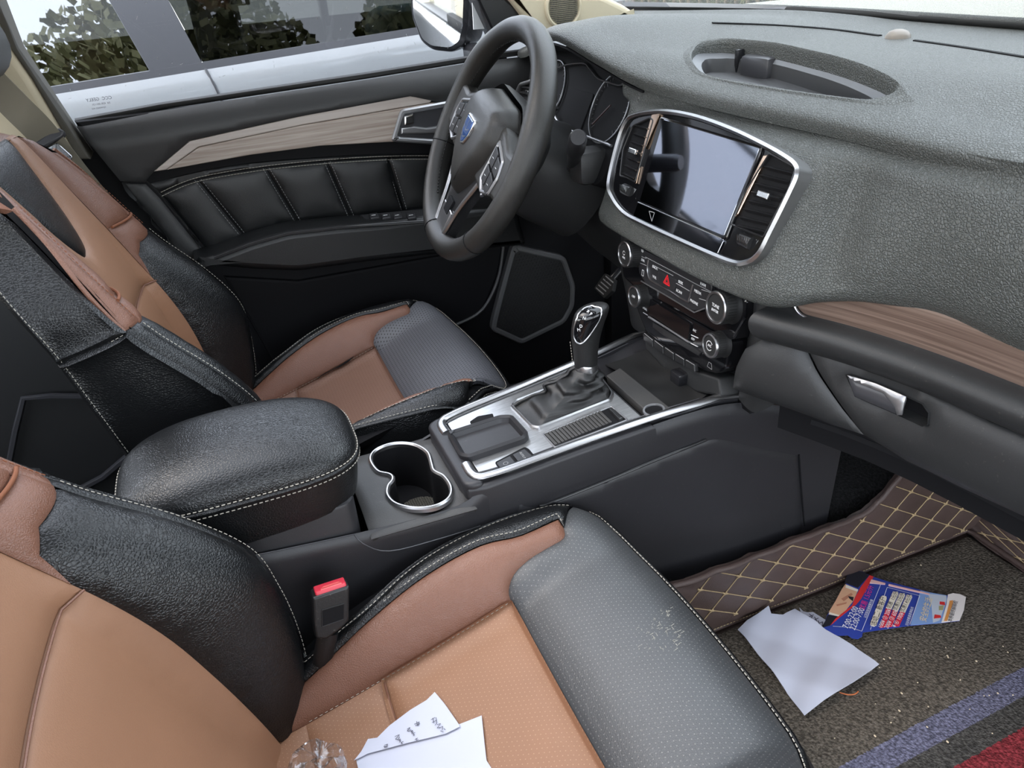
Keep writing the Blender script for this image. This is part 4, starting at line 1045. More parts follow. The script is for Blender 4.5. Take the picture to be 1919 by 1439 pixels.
# ---- display fascia
FP = Pl((0, .1265, .680), (1, 0, 0), (0, .339, .941))
fa = empty('display_unit', (0, .13, .68), 'gloss black middle display unit with chrome rim between two upright vents', 'display')
def fpx(P, h=0): return FP.pxs(P, h)
def rim(d=0): return None
ro = fpx([(1146, 345), (1163, 270), (1180, 228), (1200, 213), (1250, 207), (1310, 216), (1380, 240), (1440, 268), (1480, 290), (1503, 308), (1507, 330), (1490, 370), (1455, 440), (1432, 482), (1405, 499), (1372, 496), (1290, 461), (1210, 424), (1175, 404), (1153, 375)])
# the rim is symmetric about the car's middle: average both halves
rs_ = resample([Vector(p) for p in cr(ro, 4, True)], .004)
ang = lambda p: math.atan2(p.y-.0, p.x)
RO = sorted([Vector(p) for p in rs_], key=ang)
FRO = [Vector(p) for p in cr(ro, 5, True)]
if area2(FRO) < 0: FRO = FRO[::-1]
plate('fascia', inset(FRO, .004), FP, -.02, .004, MT['piano_black'], fa, .003)
frame('chrome_rim', FRO, .006, FP, -.012, .010, MT['satin_chrome'], fa, .0028)
scr = rnd(fpx([(1238, 218), (1432, 276), (1362, 452), (1190, 375)], .006), .006)
plate('screen_bezel', scr, FP, .003, .007, MT['piano_black'], fa, .002)
plate('screen', rnd(fpx([(1244, 224), (1424, 278), (1357, 443), (1199, 377)], .0075), .002), FP, .0065, .0076, MT['screen_glass'], fa, .0004)
plate('touch_strip', rnd(fpx([(1196, 380), (1358, 449), (1344, 478), (1186, 405)], .0065), .003), FP, .004, .0066, MT['screen_glass'], fa, .0006)
tube('strip_line', [FP.pt(a, b, .008) for a, b in fpx([(1196, 379), (1352, 447)], .008)], .0007, MT['chrome'], fa, n=5)
text('logo', 'GEELY', Matrix.Identity(4), .004, MT['mark_grey'], fa) if False else None
strokes('key_mark', [fpx([(1217, 396), (1222, 415)], .0068), fpx([(1227, 399), (1222, 415)], .0068), fpx([(1217, 396), (1227, 399)], .0068)], FP, .0069, .0009, MT['mark_grey'], fa)
# copper bright strips beside the screen
plate('bright_strip', rnd(fpx([(1222, 215), (1238, 212), (1206, 290), (1193, 345), (1189, 344), (1203, 285)], .007), .001), FP, .004, .0075, mat('copper_chrome', (.55, .40, .30), .16, 1), fa, .001)
plate('bright_strip', rnd(fpx([(1431, 292), (1441, 290), (1424, 322), (1384, 402), (1378, 408), (1412, 330)], .007), .001), FP, .004, .0075, MT['copper_chrome'], fa, .001)
# vents: dark well, vertical bars behind, horizontal slats, slider, wheel
def vent(wellpx, n, top, botm, wheelpx, midk):
    well = rnd(fpx(wellpx, .003), .004)
    frame('vent_frame', well, .0022, FP, .002, .0085, MT['gloss_plastic'], fa, .001)
    plate('vent_well', inset(well, .001), FP, -.0195, .0042, MT['deep_black'], fa, .0005)
    (l0, r0), (l1, r1) = top, botm
    for k in range(n):
        t = k/(n-1)
        a = Vector(FP.px(*l0, .006)).lerp(Vector(FP.px(*l1, .006)), t); b = Vector(FP.px(*r0, .006)).lerp(Vector(FP.px(*r1, .006)), t)
        ba = .0022 if k != midk else .0034
        bm = bmesh.new()
        for (p, q, h0, h1) in ((a, b, .0044, .0105),):
            d = (q-p).normalized(); nn = Vector((-d.y, d.x))
            P = [FP.pt(*(p+nn*ba), h0), FP.pt(*(q+nn*ba), h0), FP.pt(*(q+nn*ba*.2), h1), FP.pt(*(p+nn*ba*.2), h1), FP.pt(*(p-nn*ba), h0), FP.pt(*(q-nn*ba), h0)]
            v = [bm.verts.new(x) for x in P]
            bm.faces.new((v[0], v[1], v[2], v[3])); bm.faces.new((v[3], v[2], v[5], v[4])); bm.faces.new((v[0], v[3], v[4])); bm.faces.new((v[1], v[5], v[2])); bm.faces.new((v[0], v[4], v[5], v[1]))
        bmo('slat', bm, MT['gloss_plastic'], fa, False)
        if k == midk:
            m_ = (a+b)/2; plate('slider', rnd([(m_.x-.009, m_.y-.003), (m_.x+.009, m_.y-.003), (m_.x+.009, m_.y+.004), (m_.x-.009, m_.y+.004)], .001), FP, .008, .0135, MT['chrome'], fa, .001)
    c = Vector(FP.px(*wheelpx, .006))
    bm = bmesh.new(); lathe_bm(bm, [(.0, -.010), (.007, -.010), (.0075, -.008), (.0075, .008), (.007, .010), (0, .010)], Matrix.Translation(FP.pt(c.x, c.y, .003)) @ Matrix.Rotation(math.radians(90), 4, 'Y'), 14)
    wh = bmo('vent_wheel', bm, MT['gloss_plastic'], fa)
    bm = bmesh.new()
    for i in range(6): bx(bm, (c.x-.008+i*.003, 0, 0), (c.x-.0068+i*.003, .001, .008), None); 
    bm.transform(Matrix.Translation(FP.pt(0, c.y-.003, .0105)-Vector((0, 0, 0))))
    bmo('wheel_rib', bm, MT['chrome'], wh)
vent([(1191, 236), (1224, 221), (1231, 226), (1196, 345), (1180, 335), (1166, 332), (1172, 282)], 7, ((1194, 237), (1216, 243)), ((1170, 326), (1191, 336)), (1173, 356), 3)
vent([(1448, 287), (1499, 315), (1488, 352), (1437, 448), (1374, 423), (1400, 363)], 8, ((1436, 314), (1488, 327)), ((1383, 424), (1436, 436)), (1396, 452), 3)
# ---- radio and climate panels below
RP = Pl((0, .128, .575), (1, 0, 0), (0, .10, 1))
ra = empty('radio_panel', (0, .13, .58), 'black radio key panel with two round knobs below the display', 'radio')
def rpx(P, h=0): return RP.pxs(P, h)
ce_ = empty('climate_panel', (0, .13, .52), 'gloss black climate panel with two small knobs above the console tray', 'climate control')
plate('panel_back', rnd(rpx([(1160, 455), (1400, 560), (1396, 600), (1372, 640), (1340, 622), (1190, 540), (1168, 520)]), .006), RP, -.03, 0, MT['piano_black'], ra, .003)
kp = rnd(rpx([(1195, 463), (1336, 533), (1331, 568), (1318, 582), (1297, 583), (1212, 535), (1197, 512)], .004), .006)
plate('key_field', kp, RP, -.002, .004, MT['switch_plastic'], ra, .002)
def barpx(name, pts, r, m, par, h=.0046): return tube(name, [RP.pt(a, b, h) for a, b in rpx(pts, h)], r, m, par, n=6)
barpx('silver_line', cr([(1216, 487), (1214, 505), (1217, 521), (1226, 529), (1250, 542), (1287, 565), (1292, 560), (1296, 546), (1299, 534)], 4), .0014, MT['satin_chrome'], ra)
barpx('silver_line', [(1202, 527), (1240, 549), (1302, 586), (1322, 578)], .0010, MT['satin_silver'], ra, .005)
barpx('gap_line', [(1210, 482), (1250, 503), (1300, 530), (1334, 548)], .0006, MT['mark_grey'], ra)
for pts in ([(1226, 498), (1262, 517)], [(1262, 528), (1293, 546)], [(1197, 492), (1214, 499)], [(1311, 560), (1330, 566)], [(1315, 543), (1333, 549)], [(1196, 478), (1212, 485)]): barpx('gap_line', pts, .0005, MT['mark_grey'], ra)
def lab(s, p, sz, m, par, pl=RP, h=.0048):
    a, b = pl.px(*p, h)
    return text('key_label', s, pl.mat() @ Matrix.Translation((a, b, h)), sz, m, par)
for s, p in (('RADIO', (1201, 469)), ('MEDIA', (1203, 487)), ('BACK', (1228, 502)), ('VOL', (1227, 520)), ('SEEK', (1276, 530)), ('SCAN', (1273, 547)), ('NAVI', (1318, 534)), ('MEDIA', (1308, 548)), ('PHONE', (1301, 567))):
    lab(s, p, .0052, MT['mark_white'], ra)
# hazard switch
hz = rpx([(1236, 508), (1270, 525), (1266, 546), (1236, 530)], .004)
plate('hazard_switch', rnd(hz, .002), RP, .003, .0055, MT['switch_plastic'], ra, .001)
a, b = RP.px(1250, 526, .006)
for s_, nm in ((.0085, 'o'), (.0045, 'i')):
    T = [(a+s_*math.cos(math.radians(q)), b-.001+s_*math.sin(math.radians(q))) for q in (90, 210, 330)]
    strokes('hazard_triangle', [T+[T[0]]], RP, .0058, .0016 if nm == 'o' else .001, MT['mark_red'], ra)
a, b = RP.px(1205, 512, .005); q = .004
strokes('key_symbol', [[(a-q*.6, b-q), (a+q*.6, b-q), (a+q*.6, b+q), (a-q*.6, b+q), (a-q*.6, b-q)]], RP, .0048, .0008, MT['mark_white'], ra)
def knob(name, px, r, L, par, mark=None, h0=.0):
    a, b = RP.px(*px, L)
    m4 = RP.mat() @ Matrix.Translation((a, b, h0))
    k = lathe(name, [(r*1.08, 0), (r*1.02, .003), (r*.98, .006), (r*.96, L-.003), (r*.93, L-.001), (r*.78, L), (r*.74, L-.001), (0, L-.001)], m4, MT['rubber'], par, 32)
    lathe('knob_ring', [(r*.95, L-.003), (r*.95, L-.0005), (r*.90, L+.0008), (r*.80, L+.0006), (r*.76, L-.0012)], m4, MT['satin_chrome'], k, 32)
    bm = bmesh.new()
    for i in range(36):
        t = 2*math.pi*i/36; bx(bm, (-.0006, r*.955, .006), (.0006, r*.995, L-.004), m4 @ Matrix.Rotation(t, 4, 'Z'))
    bmo('knob_ridges', bm, MT['rubber'], k, False)['kind'] = 'stuff'
    if mark == 'vol':
        strokes('knob_mark', [[(a+.0028*math.cos(t), b+.002+.0028*math.sin(t)) for t in fr(.4, 5.9, 12)]], RP, h0+L+.0004, .0009, MT['mark_white'], k)
        text('knob_mark', 'VOL', RP.mat() @ Matrix.Translation((a, b-.005, h0+L)), .0042, MT['mark_white'], k)
    elif mark == 'tune':
        text('knob_mark', 'TUNE', RP.mat() @ Matrix.Translation((a, b+.002, h0+L)), .0055, MT['mark_white'], k); text('knob_mark', 'ENTER', RP.mat() @ Matrix.Translation((a, b-.004, h0+L)), .0045, MT['mark_white'], k)
    elif mark == 'ac':
        strokes('knob_mark', [[(a+.006*math.cos(t), b+.006*math.sin(t)) for t in fr(.6, 5.6, 14)]], RP, h0+L+.0004, .0010, MT['mark_white'], k)
        text('knob_mark', 'A/C', RP.mat() @ Matrix.Translation((a, b, h0+L)), .0045, MT['mark_white'], k)
    else: text('knob_mark', 'OFF', RP.mat() @ Matrix.Translation((a, b, h0+L)), .005, MT['mark_white'], k)
    return k
knob('volume_knob', (1170, 477), .0195, .022, ra, 'vol'); knob('tuning_knob', (1341, 577), .0210, .022, ra, 'tune')
# climate panel
plate('panel_back', rnd(rpx([(1186, 534), (1370, 640), (1362, 690), (1345, 702), (1320, 696), (1216, 632), (1205, 610), (1192, 575)], -.004), .006), RP, -.03, -.004, MT['piano_black'], ce_, .003)
plate('display_window', rnd(rpx([(1218, 560), (1294, 607), (1290, 638), (1217, 590)], -.001), .002), RP, -.006, -.001, MT['piano_black'], ce_, .001)
def barp(name, pts, r, m, h=-.001): return tube(name, [RP.pt(a, b, h) for a, b in rpx(pts, h)], r, m, ce_, n=6)
barp('silver_line', [(1216, 594), (1250, 615), (1292, 642)], .0016, MT['satin_silver'])
plate('air_button', rnd(rpx([(1222, 604), (1292, 646), (1312, 662), (1308, 668), (1240, 628), (1222, 614)], -.001), .001), RP, -.005, -.002, MT['gloss_plastic'], ce_, .001)
for i in range(6):
    t = i/5
    P = [(1207+ (1300-1207)*t, 624+(686-624)*t)]
for i in range(5):
    a0, a1 = i/5, (i+1)/5
    L0 = (1206+(1304-1206)*a0, 624+(684-624)*a0+3*math.sin(a0*3)); L1 = (1206+(1304-1206)*a1-2, 624+(684-624)*a1-1+3*math.sin(a1*3))
    plate('toggle_key', rnd(rpx([L0, L1, (L1[0]+1, L1[1]+14), (L0[0]+1, L0[1]+14)], -.001), .001), RP, -.006, .0, MT['gloss_plastic'], ce_, .0015)
    barp('key_edge', [(L0[0]+2, L0[1]+1), (L1[0], L1[1]+1)], .0005, MT['mark_grey'], .0006)
for s, p in (('AUTO', (1205, 560)), ('MODE', (1207, 570)), ('DUAL', (1209, 579)), ('A/C', (1302, 620)), ('OFF', (1299, 636))):
    lab(s, p, .0045, MT['mark_white'], ce_, RP, -.003)
for pts in ([(1296, 628), (1309, 634)], [(1294, 643), (1308, 650)], [(1206, 586), (1214, 591)]): barp('silver_line', pts, .0006, MT['mark_white'], -.0035)
knob('temperature_knob', (1183, 557), .0165, .020, ce_, 'off', -.004); knob('fan_knob', (1325, 649), .0165, .020, ce_, 'ac', -.004)
a, b = RP.px(1330, 686, -.003)
strokes('key_symbol', [[(a-.005, b-.003), (a+.005, b-.003), (a+.003, b+.004), (a-.003, b+.004), (a-.005, b-.003)]], RP, -.0036, .0006, MT['mark_grey'], ce_)
plate('lower_bezel', rnd(rpx([(1205, 634), (1300, 696), (1345, 710), (1350, 745), (1300, 735), (1240, 690), (1208, 655)], -.006), .004), RP, -.035, -.008, MT['dash_hard'], ce_, .003)
# ---- side cheeks of the centre stack, lower dash, wood strip, glove box
CK = Grid([[(.118, .155, .66), (.122, .152, .60), (.120, .150, .53), (.112, .150, .455)], [(.145, .138, .655), (.150, .136, .60), (.150, .140, .53), (.150, .148, .455)], [(.175, .142, .65), (.178, .146, .60), (.19, .152, .53), (.182, .162, .49)], [(.195, .165, .645), (.20, .165, .60), (.22, .168, .53), (.20, .172, .52)]])
sheet('stack_cheek', lambda a, b: CK.at(a, b), fr(0, 3, 18), fr(0, 3, 18), MT['dash_hard'], db, .004)
CKL = Grid([[(-p.x, p.y, p.z) for p in r] for r in CK.R[:3]])
sheet('stack_cheek', lambda a, b: CKL.at(a, b), fr(0, 2, 12), fr(0, 3, 18), MT['dash_hard'], db, .004)
sheet('stack_core', lambda a, b: Vector((a, .166, b)), fr(-.13, .13, 2), fr(.44, .66, 2), MT['deep_black'], db, .01)
# strip + shelf surfaces below the pad (follow its curve)
yb0 = smo([(x, lipy(x)-d-.004) for x, d in ((.17, .055), (.20, .045), (.25, .026), (.31, .012), (.36, .006), (.42, .004), (.55, .003), (.66, .003), (.78, .003))])
def stripS(x, z): return Vector((x, yb0(x)+.006+.05*(.645-z), z))
lo = [hit(p, stripS, (.3, .62)) for p in ((1486, 548), (1494, 575), (1512, 592), (1560, 611), (1650, 643), (1760, 683), (1860, 719), (1950, 752))]
up = [(x, .650) for x in fr(lo[-1][0]+.02, .16, 14)]
lo = cr(lo, 4)
panel('wood_strip', [(p[0], p[1]) for p in lo]+up, stripS, MT['brown_wood'], db, .014, 0, .02, .001, .003, 1, .008)
tube('strip_edge', [stripS(p[0], p[1])+Vector((0, -.002, -.001)) for p in lo], .0016, MT['satin_chrome'], db, n=6)
def shelfS(x, v):                                   # v: 0 under the strip .. 1 above the glove box
    y = yb0(x); P = [(y+.014, .611), (y+.006, .606), (y-.005, .604), (y-.013, .601), (y-.018, .595), (y-.018, .587), (y-.014, .578), (y-.006, .570), (y+.006, .564)]
    k = v*8; i = min(int(k), 7); t = k-i
    a = P[max(i-1, 0)]; b = P[i]; c = P[i+1]; d = P[min(i+2, 8)]
    f = lambda q: .5*((2*b[q])+(c[q]-a[q])*t+(2*a[q]-5*b[q]+4*c[q]-d[q])*t*t+(3*b[q]-a[q]-3*c[q]+d[q])*t**3)
    dz = .0
    return Vector((x, f(0), f(1)+dz))
sheet('shelf_edge', shelfS, fr(.165, .78, 40), fr(0, 1, 24), MT['dash_hard'], db, .003)
# lower dash body
def lowS(x, z): return Vector((x, yb0(x)+.002+.10*max(0, .55-z)-.010*math.sin(math.pi*min(1, max(0, (.575-z)/.12))), z))
gb = empty('glove_box', (.40, .22, .50), 'black glove box lid with silver pull on the passenger side of the dashboard', 'glove box')
gl0 = [hit(p, lowS, (.3, .5)) for p in ((1505, 640), (1540, 710), (1580, 770), (1618, 818))]
gtop = [hit(p, lowS, (.35, .56)) for p in ((1575, 660), (1700, 716), (1850, 790))]
gbot = [hit(p, lowS, (.35, .46)) for p in ((1700, 868), (1800, 917), (1919, 972))]
hole = [hit(p, lowS, (.38, .52)) for p in ((1585, 703), (1605, 745), (1620, 752), (1690, 782), (1728, 800), (1738, 797), (1740, 775), (1728, 758), (1700, 745), (1650, 722), (1592, 702))]
P = [tuple(p) for p in gl0]+[tuple(p) for p in gbot]+[(.72, .475), (.74, .50), (.74, .568), (.55, .568)]+[tuple(p) for p in gtop[::-1]]
panel('lid', P, lowS, MT['dash_hard'], gb, .013, .002, .02, .003, .005, 1, .012, [hole])
panel('pull_recess', hole, lambda x, z: lowS(x, z)+Vector((0, .018, 0)), MT['deep_black'], gb, .012, 0, .02, 0, .005, 1, .0)
bm = bmesh.new()
loopA = [lowS(*p) for p in resample(hole, .01)] if False else [lowS(p[0], p[1]) for p in resample([Vector(h) for h in hole], .01)]
loopB = [q+Vector((0, .02, 0)) for q in loopA]
loft('recess_wall', [loopA, loopB], MT['dash_hard'], gb)
pull = [hit(p, lambda x, z: lowS(x, z)+Vector((0, -.004, 0)), (.36, .54)) for p in ((1587, 703), (1640, 719), (1697, 744), (1697, 750), (1690, 779), (1675, 777), (1600, 745))]
panel('pull', pull, lambda x, z: lowS(x, z)+Vector((0, -.004, 0)), MT['smoke'], gb, .01, .002, .01, .002, .004, 1, .008)
pe1 = [hit(p, lambda x, z: lowS(x, z)+Vector((0, -.007, 0)), (.36, .54)) for p in ((1587, 704), (1640, 719), (1697, 744), (1690, 779), (1680, 779), (1676, 765), (1655, 738), (1600, 716))]
panel('pull_face', pe1, lambda x, z: lowS(x, z)+Vector((0, -.007, 0)), MT['satin_silver'], gb, .008, .001, .006, .001, .003, 1, .004)
# knee panel left of the glove box
k1 = [hit(p, lowS, (.25, .5)) for p in ((1372, 730), (1378, 690), (1395, 655), (1425, 638), (1460, 633), (1502, 640))]
k2 = [hit(p, lowS, (.25, .46)) for p in ((1616, 818), (1560, 800), (1480, 770), (1400, 742))]
gk = [hit(p, lowS, (.3, .5)) for p in ((1535, 708), (1577, 770))]
panel('knee_panel', [tuple(p) for p in k1]+[tuple(p) for p in gk]+[tuple(p) for p in k2], lowS, MT['dash_hard'], db, .012, .005, .03, .003, .006, 1, .012)
sheet('dash_under', lambda x, t: Vector((x, yb0(x)+.03+.45*t, .468-.02*math.sin(t*3)-.10*t)), fr(.21, .78, 16), fr(0, 1, 8), MT['deep_black'], db, .006)
sheet('dash_behind', lambda x, t: Vector((x, yb0(x)+.035, .44+.2*t)), fr(.17, .78, 12), fr(0, 1, 3), MT['deep_black'], db, .004)
# ---- driver's side: cowl wall, lower column cover area, end vent
DL = Grid([[(-.78, .26, .80), (-.78, .24, .70), (-.78, .25, .58), (-.78, .30, .46)], [(-.62, .22, .79), (-.62, .195, .70), (-.62, .20, .58), (-.62, .27, .46)], [(-.50, .25, .80), (-.50, .215, .68), (-.48, .19, .58), (-.48, .25, .46)], [(-.365, .27, .80), (-.365, .22, .66), (-.365, .19, .57), (-.365, .24, .46)], [(-.25, .26, .79), (-.25, .21, .66), (-.25, .185, .57), (-.25, .22, .46)], [(-.17, .22, .78), (-.18, .18, .66), (-.175, .165, .57), (-.165, .18, .46)]])
sheet('driver_fascia', lambda a, b: DL.at(a, b), fr(0, 5, 40), fr(0, 3, 24), MT['dash_hard'], db, .005)
# ------------------------------------------------------------------ instrument cluster
CP = Pl((-.365, .150, .73), (1, 0, 0), (0, .42, .91))
cl = empty('instrument_cluster', (-.365, .16, .73), 'dark instrument cluster with thin bright outline behind the steering wheel', 'instrument cluster')
def cpx(P, h=0): return CP.pxs(P, h)
mirc = lambda P: [(-a, b) for a, b in P]
# outline of the lens: right half measured, left half mirrored
rt = [(0, .098)]+cpx([(1062, 121), (1096, 119), (1106, 128), (1120, 147), (1133, 152), (1162, 161), (1172, 153), (1180, 160)])+cpx([(1176, 200), (1160, 235), (1140, 255), (1090, 256)])+[(0, -.07)]
rt = [(min(max(a, 0), .20), b) for a, b in rt]
PO = [(a, b) for a, b in rt]+[(-a, b) for a, b in rt[1:-1]][::-1]
plate('lens_back', rnd([(-.185, .085), (-.10, .118), (.10, .118), (.178, .075), (.18, .02), (.15, -.075), (-.15, -.075), (-.19, .02)], .02), CP, -.03, -.004, MT['deep_black'], cl, .002)
tube('outline', [CP.pt(a, b, .001) for a, b in cr(cpx([(1040, 131), (1062, 122), (1094, 119), (1104, 127), (1121, 147), (1135, 153), (1160, 160), (1170, 156), (1177, 150)], .001), 4)], .0016, MT['satin_chrome'], cl, n=6)
def dial(cx, cy, r):
    pts = [CP.pt(cx+r*math.cos(t), cy+r*1.0*math.sin(t), 0) for t in fr(0, 2*math.pi, 40)[:-1]]
    tube('dial_ring', pts, .0013, MT['satin_silver'], cl, True, n=6)
    lathe('dial_face', [(r-.002, -.003), (0, -.003)], CP.mat() @ Matrix.Translation((cx, cy, 0)), MT['deep_black'], cl, 32)
    bm = bmesh.new()
    for i in range(31):
        t = math.radians(225-i*9); q = CP.mat() @ Matrix.Translation((cx, cy, -.002)) @ Matrix.Rotation(t, 4, 'Z')
        bx(bm, (r*.86 if i % 5 else r*.78, -.0004, 0), (r*.93, .0004, .0008), q)
    bmo('dial_ticks', bm, mat('tick_dim', (.05, .05, .05), .5) if 'tick_dim' not in MT else MT['tick_dim'], cl, False)['kind'] = 'stuff'
    q = CP.mat() @ Matrix.Translation((cx, cy, 0)) @ Matrix.Rotation(math.radians(225), 4, 'Z')
    bm = bmesh.new(); bx(bm, (-.006, -.001, .001), (r*.8, .001, .0025), q); bmo('needle', bm, mat('needle_red', (.03, .01, .01), .5) if 'needle_red' not in MT else MT['needle_red'], cl, False)
dc = CP.px(1142, 203); 
dial(dc[0], dc[1], .052); dial(-dc[0], dc[1], .052)
plate('middle_screen', rnd([(-.04, -.045), (.04, -.045), (.045, .05), (-.045, .05)], .006), CP, -.004, -.002, MT['deep_black'], cl, .0005)
tube('lower_trim', [CP.pt(a, b, .006) for a, b in cr(cpx([(1038, 205), (1042, 222), (1060, 240), (1100, 256), (1130, 267), (1146, 274)], .006), 4)], .0022, MT['satin_silver'], cl, n=6)
# binnacle inside wall
hood_in = [TS(x, .7)+Vector((0, .004, -.004)) for x in fr(-.62, -.165, 20)]
back_in = [Vector((p.x, .235, min(p.z, .815)-.004)) for p in hood_in]
def bw(a, t): i = int(round(a)); return hood_in[i].lerp(back_in[i], t)
sheet('binnacle_roof', bw, fr(0, 20, 20), fr(0, 1, 4), MT['deep_black'], cl, .003)
# end vent beside the door
ev = empty('side_vent', (-.60, .17, .75), 'black air vent with bright surround at the door end of the dashboard', 'vent')
EP = Pl((-.62, .185, .74), (1, -.12, 0), (0, .2, 1))
eo_ = rnd(EP.pxs([(963, 188), (978, 156), (1000, 149), (1040, 160), (1050, 205), (1000, 199)]), .006)
frame('vent_rim', eo_, .006, EP, -.01, .006, MT['satin_silver'], ev, .002)
plate('vent_well', inset(eo_, .005), EP, -.03, -.004, MT['deep_black'], ev, .001)
for i in range(4):
    y = 161+i*10
    p0, p1 = EP.pxs([(978-i*3, y), (1035, y+10)])
    plate('slat', [p0, p1, (p1[0], p1[1]-.004), (p0[0], p0[1]-.004)], EP, -.004, .001, MT['gloss_plastic'], ev, .001)
pp_ = EP.px(992, 174); plate('slider', rnd([(pp_[0]-.008, pp_[1]-.004), (pp_[0]+.01, pp_[1]-.004), (pp_[0]+.01, pp_[1]+.004), (pp_[0]-.008, pp_[1]+.004)], .001), EP, 0, .006, MT['chrome'], ev, .001)
# ------------------------------------------------------------------ steering wheel
th = math.radians(27.6); WC = Vector((-.365, 0, .72))
wb = Matrix.Translation(WC) @ Matrix(((1, 0, 0, 0), (0, math.sin(th), -math.cos(th), 0), (0, math.cos(th), math.sin(th), 0), (0, 0, 0, 1))) @ Matrix.Rotation(math.radians(-14), 4, 'Z')
sw = empty('steering_wheel', WC, 'black leather three-spoke steering wheel with silver trim and shield emblem', 'steering wheel')
WP = Pl(WC, wb.col[0].to_3d(), wb.col[1].to_3d())
R = .174
def arc(r, a0, a1, n, h=0): return [WP.pt(r*math.cos(math.radians(a)), r*math.sin(math.radians(a)), h) for a in fr(a0, a1, n)]
bm = bmesh.new()
rp_ = [(math.cos(2*math.pi*i/96), math.sin(2*math.pi*i/96)) for i in range(96)]
def rimr(i):
    a = (i*360/96) % 360
    return .0180+.0018*sum(math.exp(-((a-c+180) % 360-180)**2/250) for c in (32, 148))
rings = []
for i, (c, s) in enumerate(rp_):
    q = rimr(i); rings.append([bm.verts.new(WP.pt((R+q*math.cos(t))*c, (R+q*math.cos(t))*s, q*1.08*math.sin(t))) for t in fr(0, 2*math.pi, 16)[:-1]])
for i in range(96):
    A, B = rings[i], rings[(i+1) % 96]
    for k in range(16): bm.faces.new((A[k-1], A[k], B[k], B[k-1]))
bmo('rim', bm, MT['wheel_leather'], sw)
for a in (36, 204, 262, -38):
    c, s = math.cos(math.radians(a)), math.sin(math.radians(a))
    tube('rim_seam', [WP.pt((R+.0183*math.cos(t))*c, (R+.0183*math.cos(t))*s, .0198*math.sin(t)) for t in fr(0, 2*math.pi, 20)[:-1]], .0008, MT['deep_black'], sw, True, n=5)
for rng in ((-60, 30), (150, 240), (40, 140)):
    stitch('stitching', [WP.pt((R-.0182)*math.cos(math.radians(a)), (R-.0182)*math.sin(math.radians(a)), .0015) for a in fr(rng[0], rng[1], 60)], lambda p: (WC-p).normalized(), MT['rubber'], sw, .007, .003, .0012)
# spokes: body shells
def spoke(name, poly, h0, h1, m, bev): return plate(name, poly, WP, h0, h1, m, sw, bev, 3)
for s in (1, -1):
    f = (lambda P: P) if s == 1 else mirr
    spoke('side_spoke', rnd(f([(.045, .058), (.085, .050), (.120, .035), (.168, .040), (.168, -.035), (.128, -.036), (.095, -.050), (.045, -.045)]), .008), -.012, .010, MT['wheel_leather'], .008)
    fr_o = rnd(f([(.083, .036), (.128, .020), (.136, -.004), (.130, -.034), (.100, -.045), (.076, -.030)]), .004)
    frame('switch_frame', fr_o, .0055, WP, .006, .0135, MT['satin_silver'], sw, .002)
    plate('switch_base', inset(fr_o, .005), WP, .004, .011, MT['piano_black'], sw, .001)
    bx_ = inset(fr_o, .0065)
    for (x0, y0, x1, y1) in ((.084, .0, .103, .026), (.106, -.004, .128, .018), (.084, -.028, .103, -.003), (.106, -.034, .126, -.007)):
        plate('wheel_button', rnd(f([(x0, y0), (x1, y0-.004), (x1, y1-.006), (x0, y1)]), .002), WP, .009, .0135, MT['switch_plastic'], sw, .0012)
        strokes('button_mark', [f([((x0+x1)/2-.003, (y0+y1)/2-.003), ((x0+x1)/2+.003, (y0+y1)/2-.003)])], WP, .0138, .001, MT['mark_white'], sw)
spoke('lower_spoke', rnd([(-.070, -.030), (.070, -.030), (.040, -.100), (.034, -.168), (-.034, -.168), (-.040, -.100)], .010), -.014, .004, MT['gloss_plastic'], .006)
vb = cr([(-.088, .030), (-.080, -.015), (-.062, -.060), (-.042, -.105), (-.030, -.152), (-.018, -.163), (.018, -.163), (.030, -.152), (.042, -.105), (.062, -.060), (.078, -.034), (.100, -.048)], 5)
tube('lower_trim', [WP.pt(p.x, p.y, .006) for p in vb], .0052, MT['satin_chrome'], sw, n=8, flat=.6, up=WP.n)
plate('lower_plate', rnd([(-.026, -.118), (.026, -.118), (.022, -.158), (-.022, -.158)], .004), WP, .0, .0075, MT['satin_chrome'], sw, .002)
plate('lower_window', rnd([(-.014, -.104), (.014, -.104), (.012, -.130), (-.012, -.130)], .003), WP, .003, .0085, MT['deep_black'], sw, .001)
# airbag cover: domed shield
pad = rnd([(-.084, .060), (-.055, .082), (.055, .082), (.084, .060), (.090, .022), (.074, -.026), (.046, -.068), (.014, -.108), (-.014, -.108), (-.046, -.068), (-.074, -.026), (-.090, .022)], .012)
bm = bmesh.new(); hb0 = [Vector(p) for p in inset(pad, -.002)]
rr_ = [[bm.verts.new(WP.pt(p.x*k, p.y*k, h)) for p in hb0] for k, h in ((.99, -.012), (1.0, -.022), (.93, -.045), (.80, -.075))]
for A, B in zip(rr_, rr_[1:]):
    for i in range(len(A)): bm.faces.new((A[i-1], A[i], B[i], B[i-1]))
bmo('hub_body', bm, MT['dash_hard'], sw)
def PS(a, b):
    return WP.pt(a, b, .030-1.2*(b-.01)**2-.9*a*a)
panel('airbag_cover', pad, PS, MT['wheel_leather'], sw, .006, .001, .012, .036, .034, 1, .006)
for s in (1, -1): tube('cover_crease', [PS(s*x, y)+WP.n*-.0002 for x, y in cr([(.034, .045), (.040, .02), (.030, -.03), (.010, -.070)], 5)], .0012, MT['wheel_leather'], sw, n=5)
em_ = [(-.017, .030), (.017, .030), (.019, .018), (.016, .002), (.008, -.012), (0, -.016), (-.008, -.012), (-.016, .002), (-.019, .018)]
EPl = Pl(PS(0, .008), WP.ex, WP.ey)
em2 = [(a*1.05, b-.008) for a, b in em_]
plate('emblem_rim', rnd(em2, .003), EPl, -.003, .0035, MT['chrome'], sw, .0015)
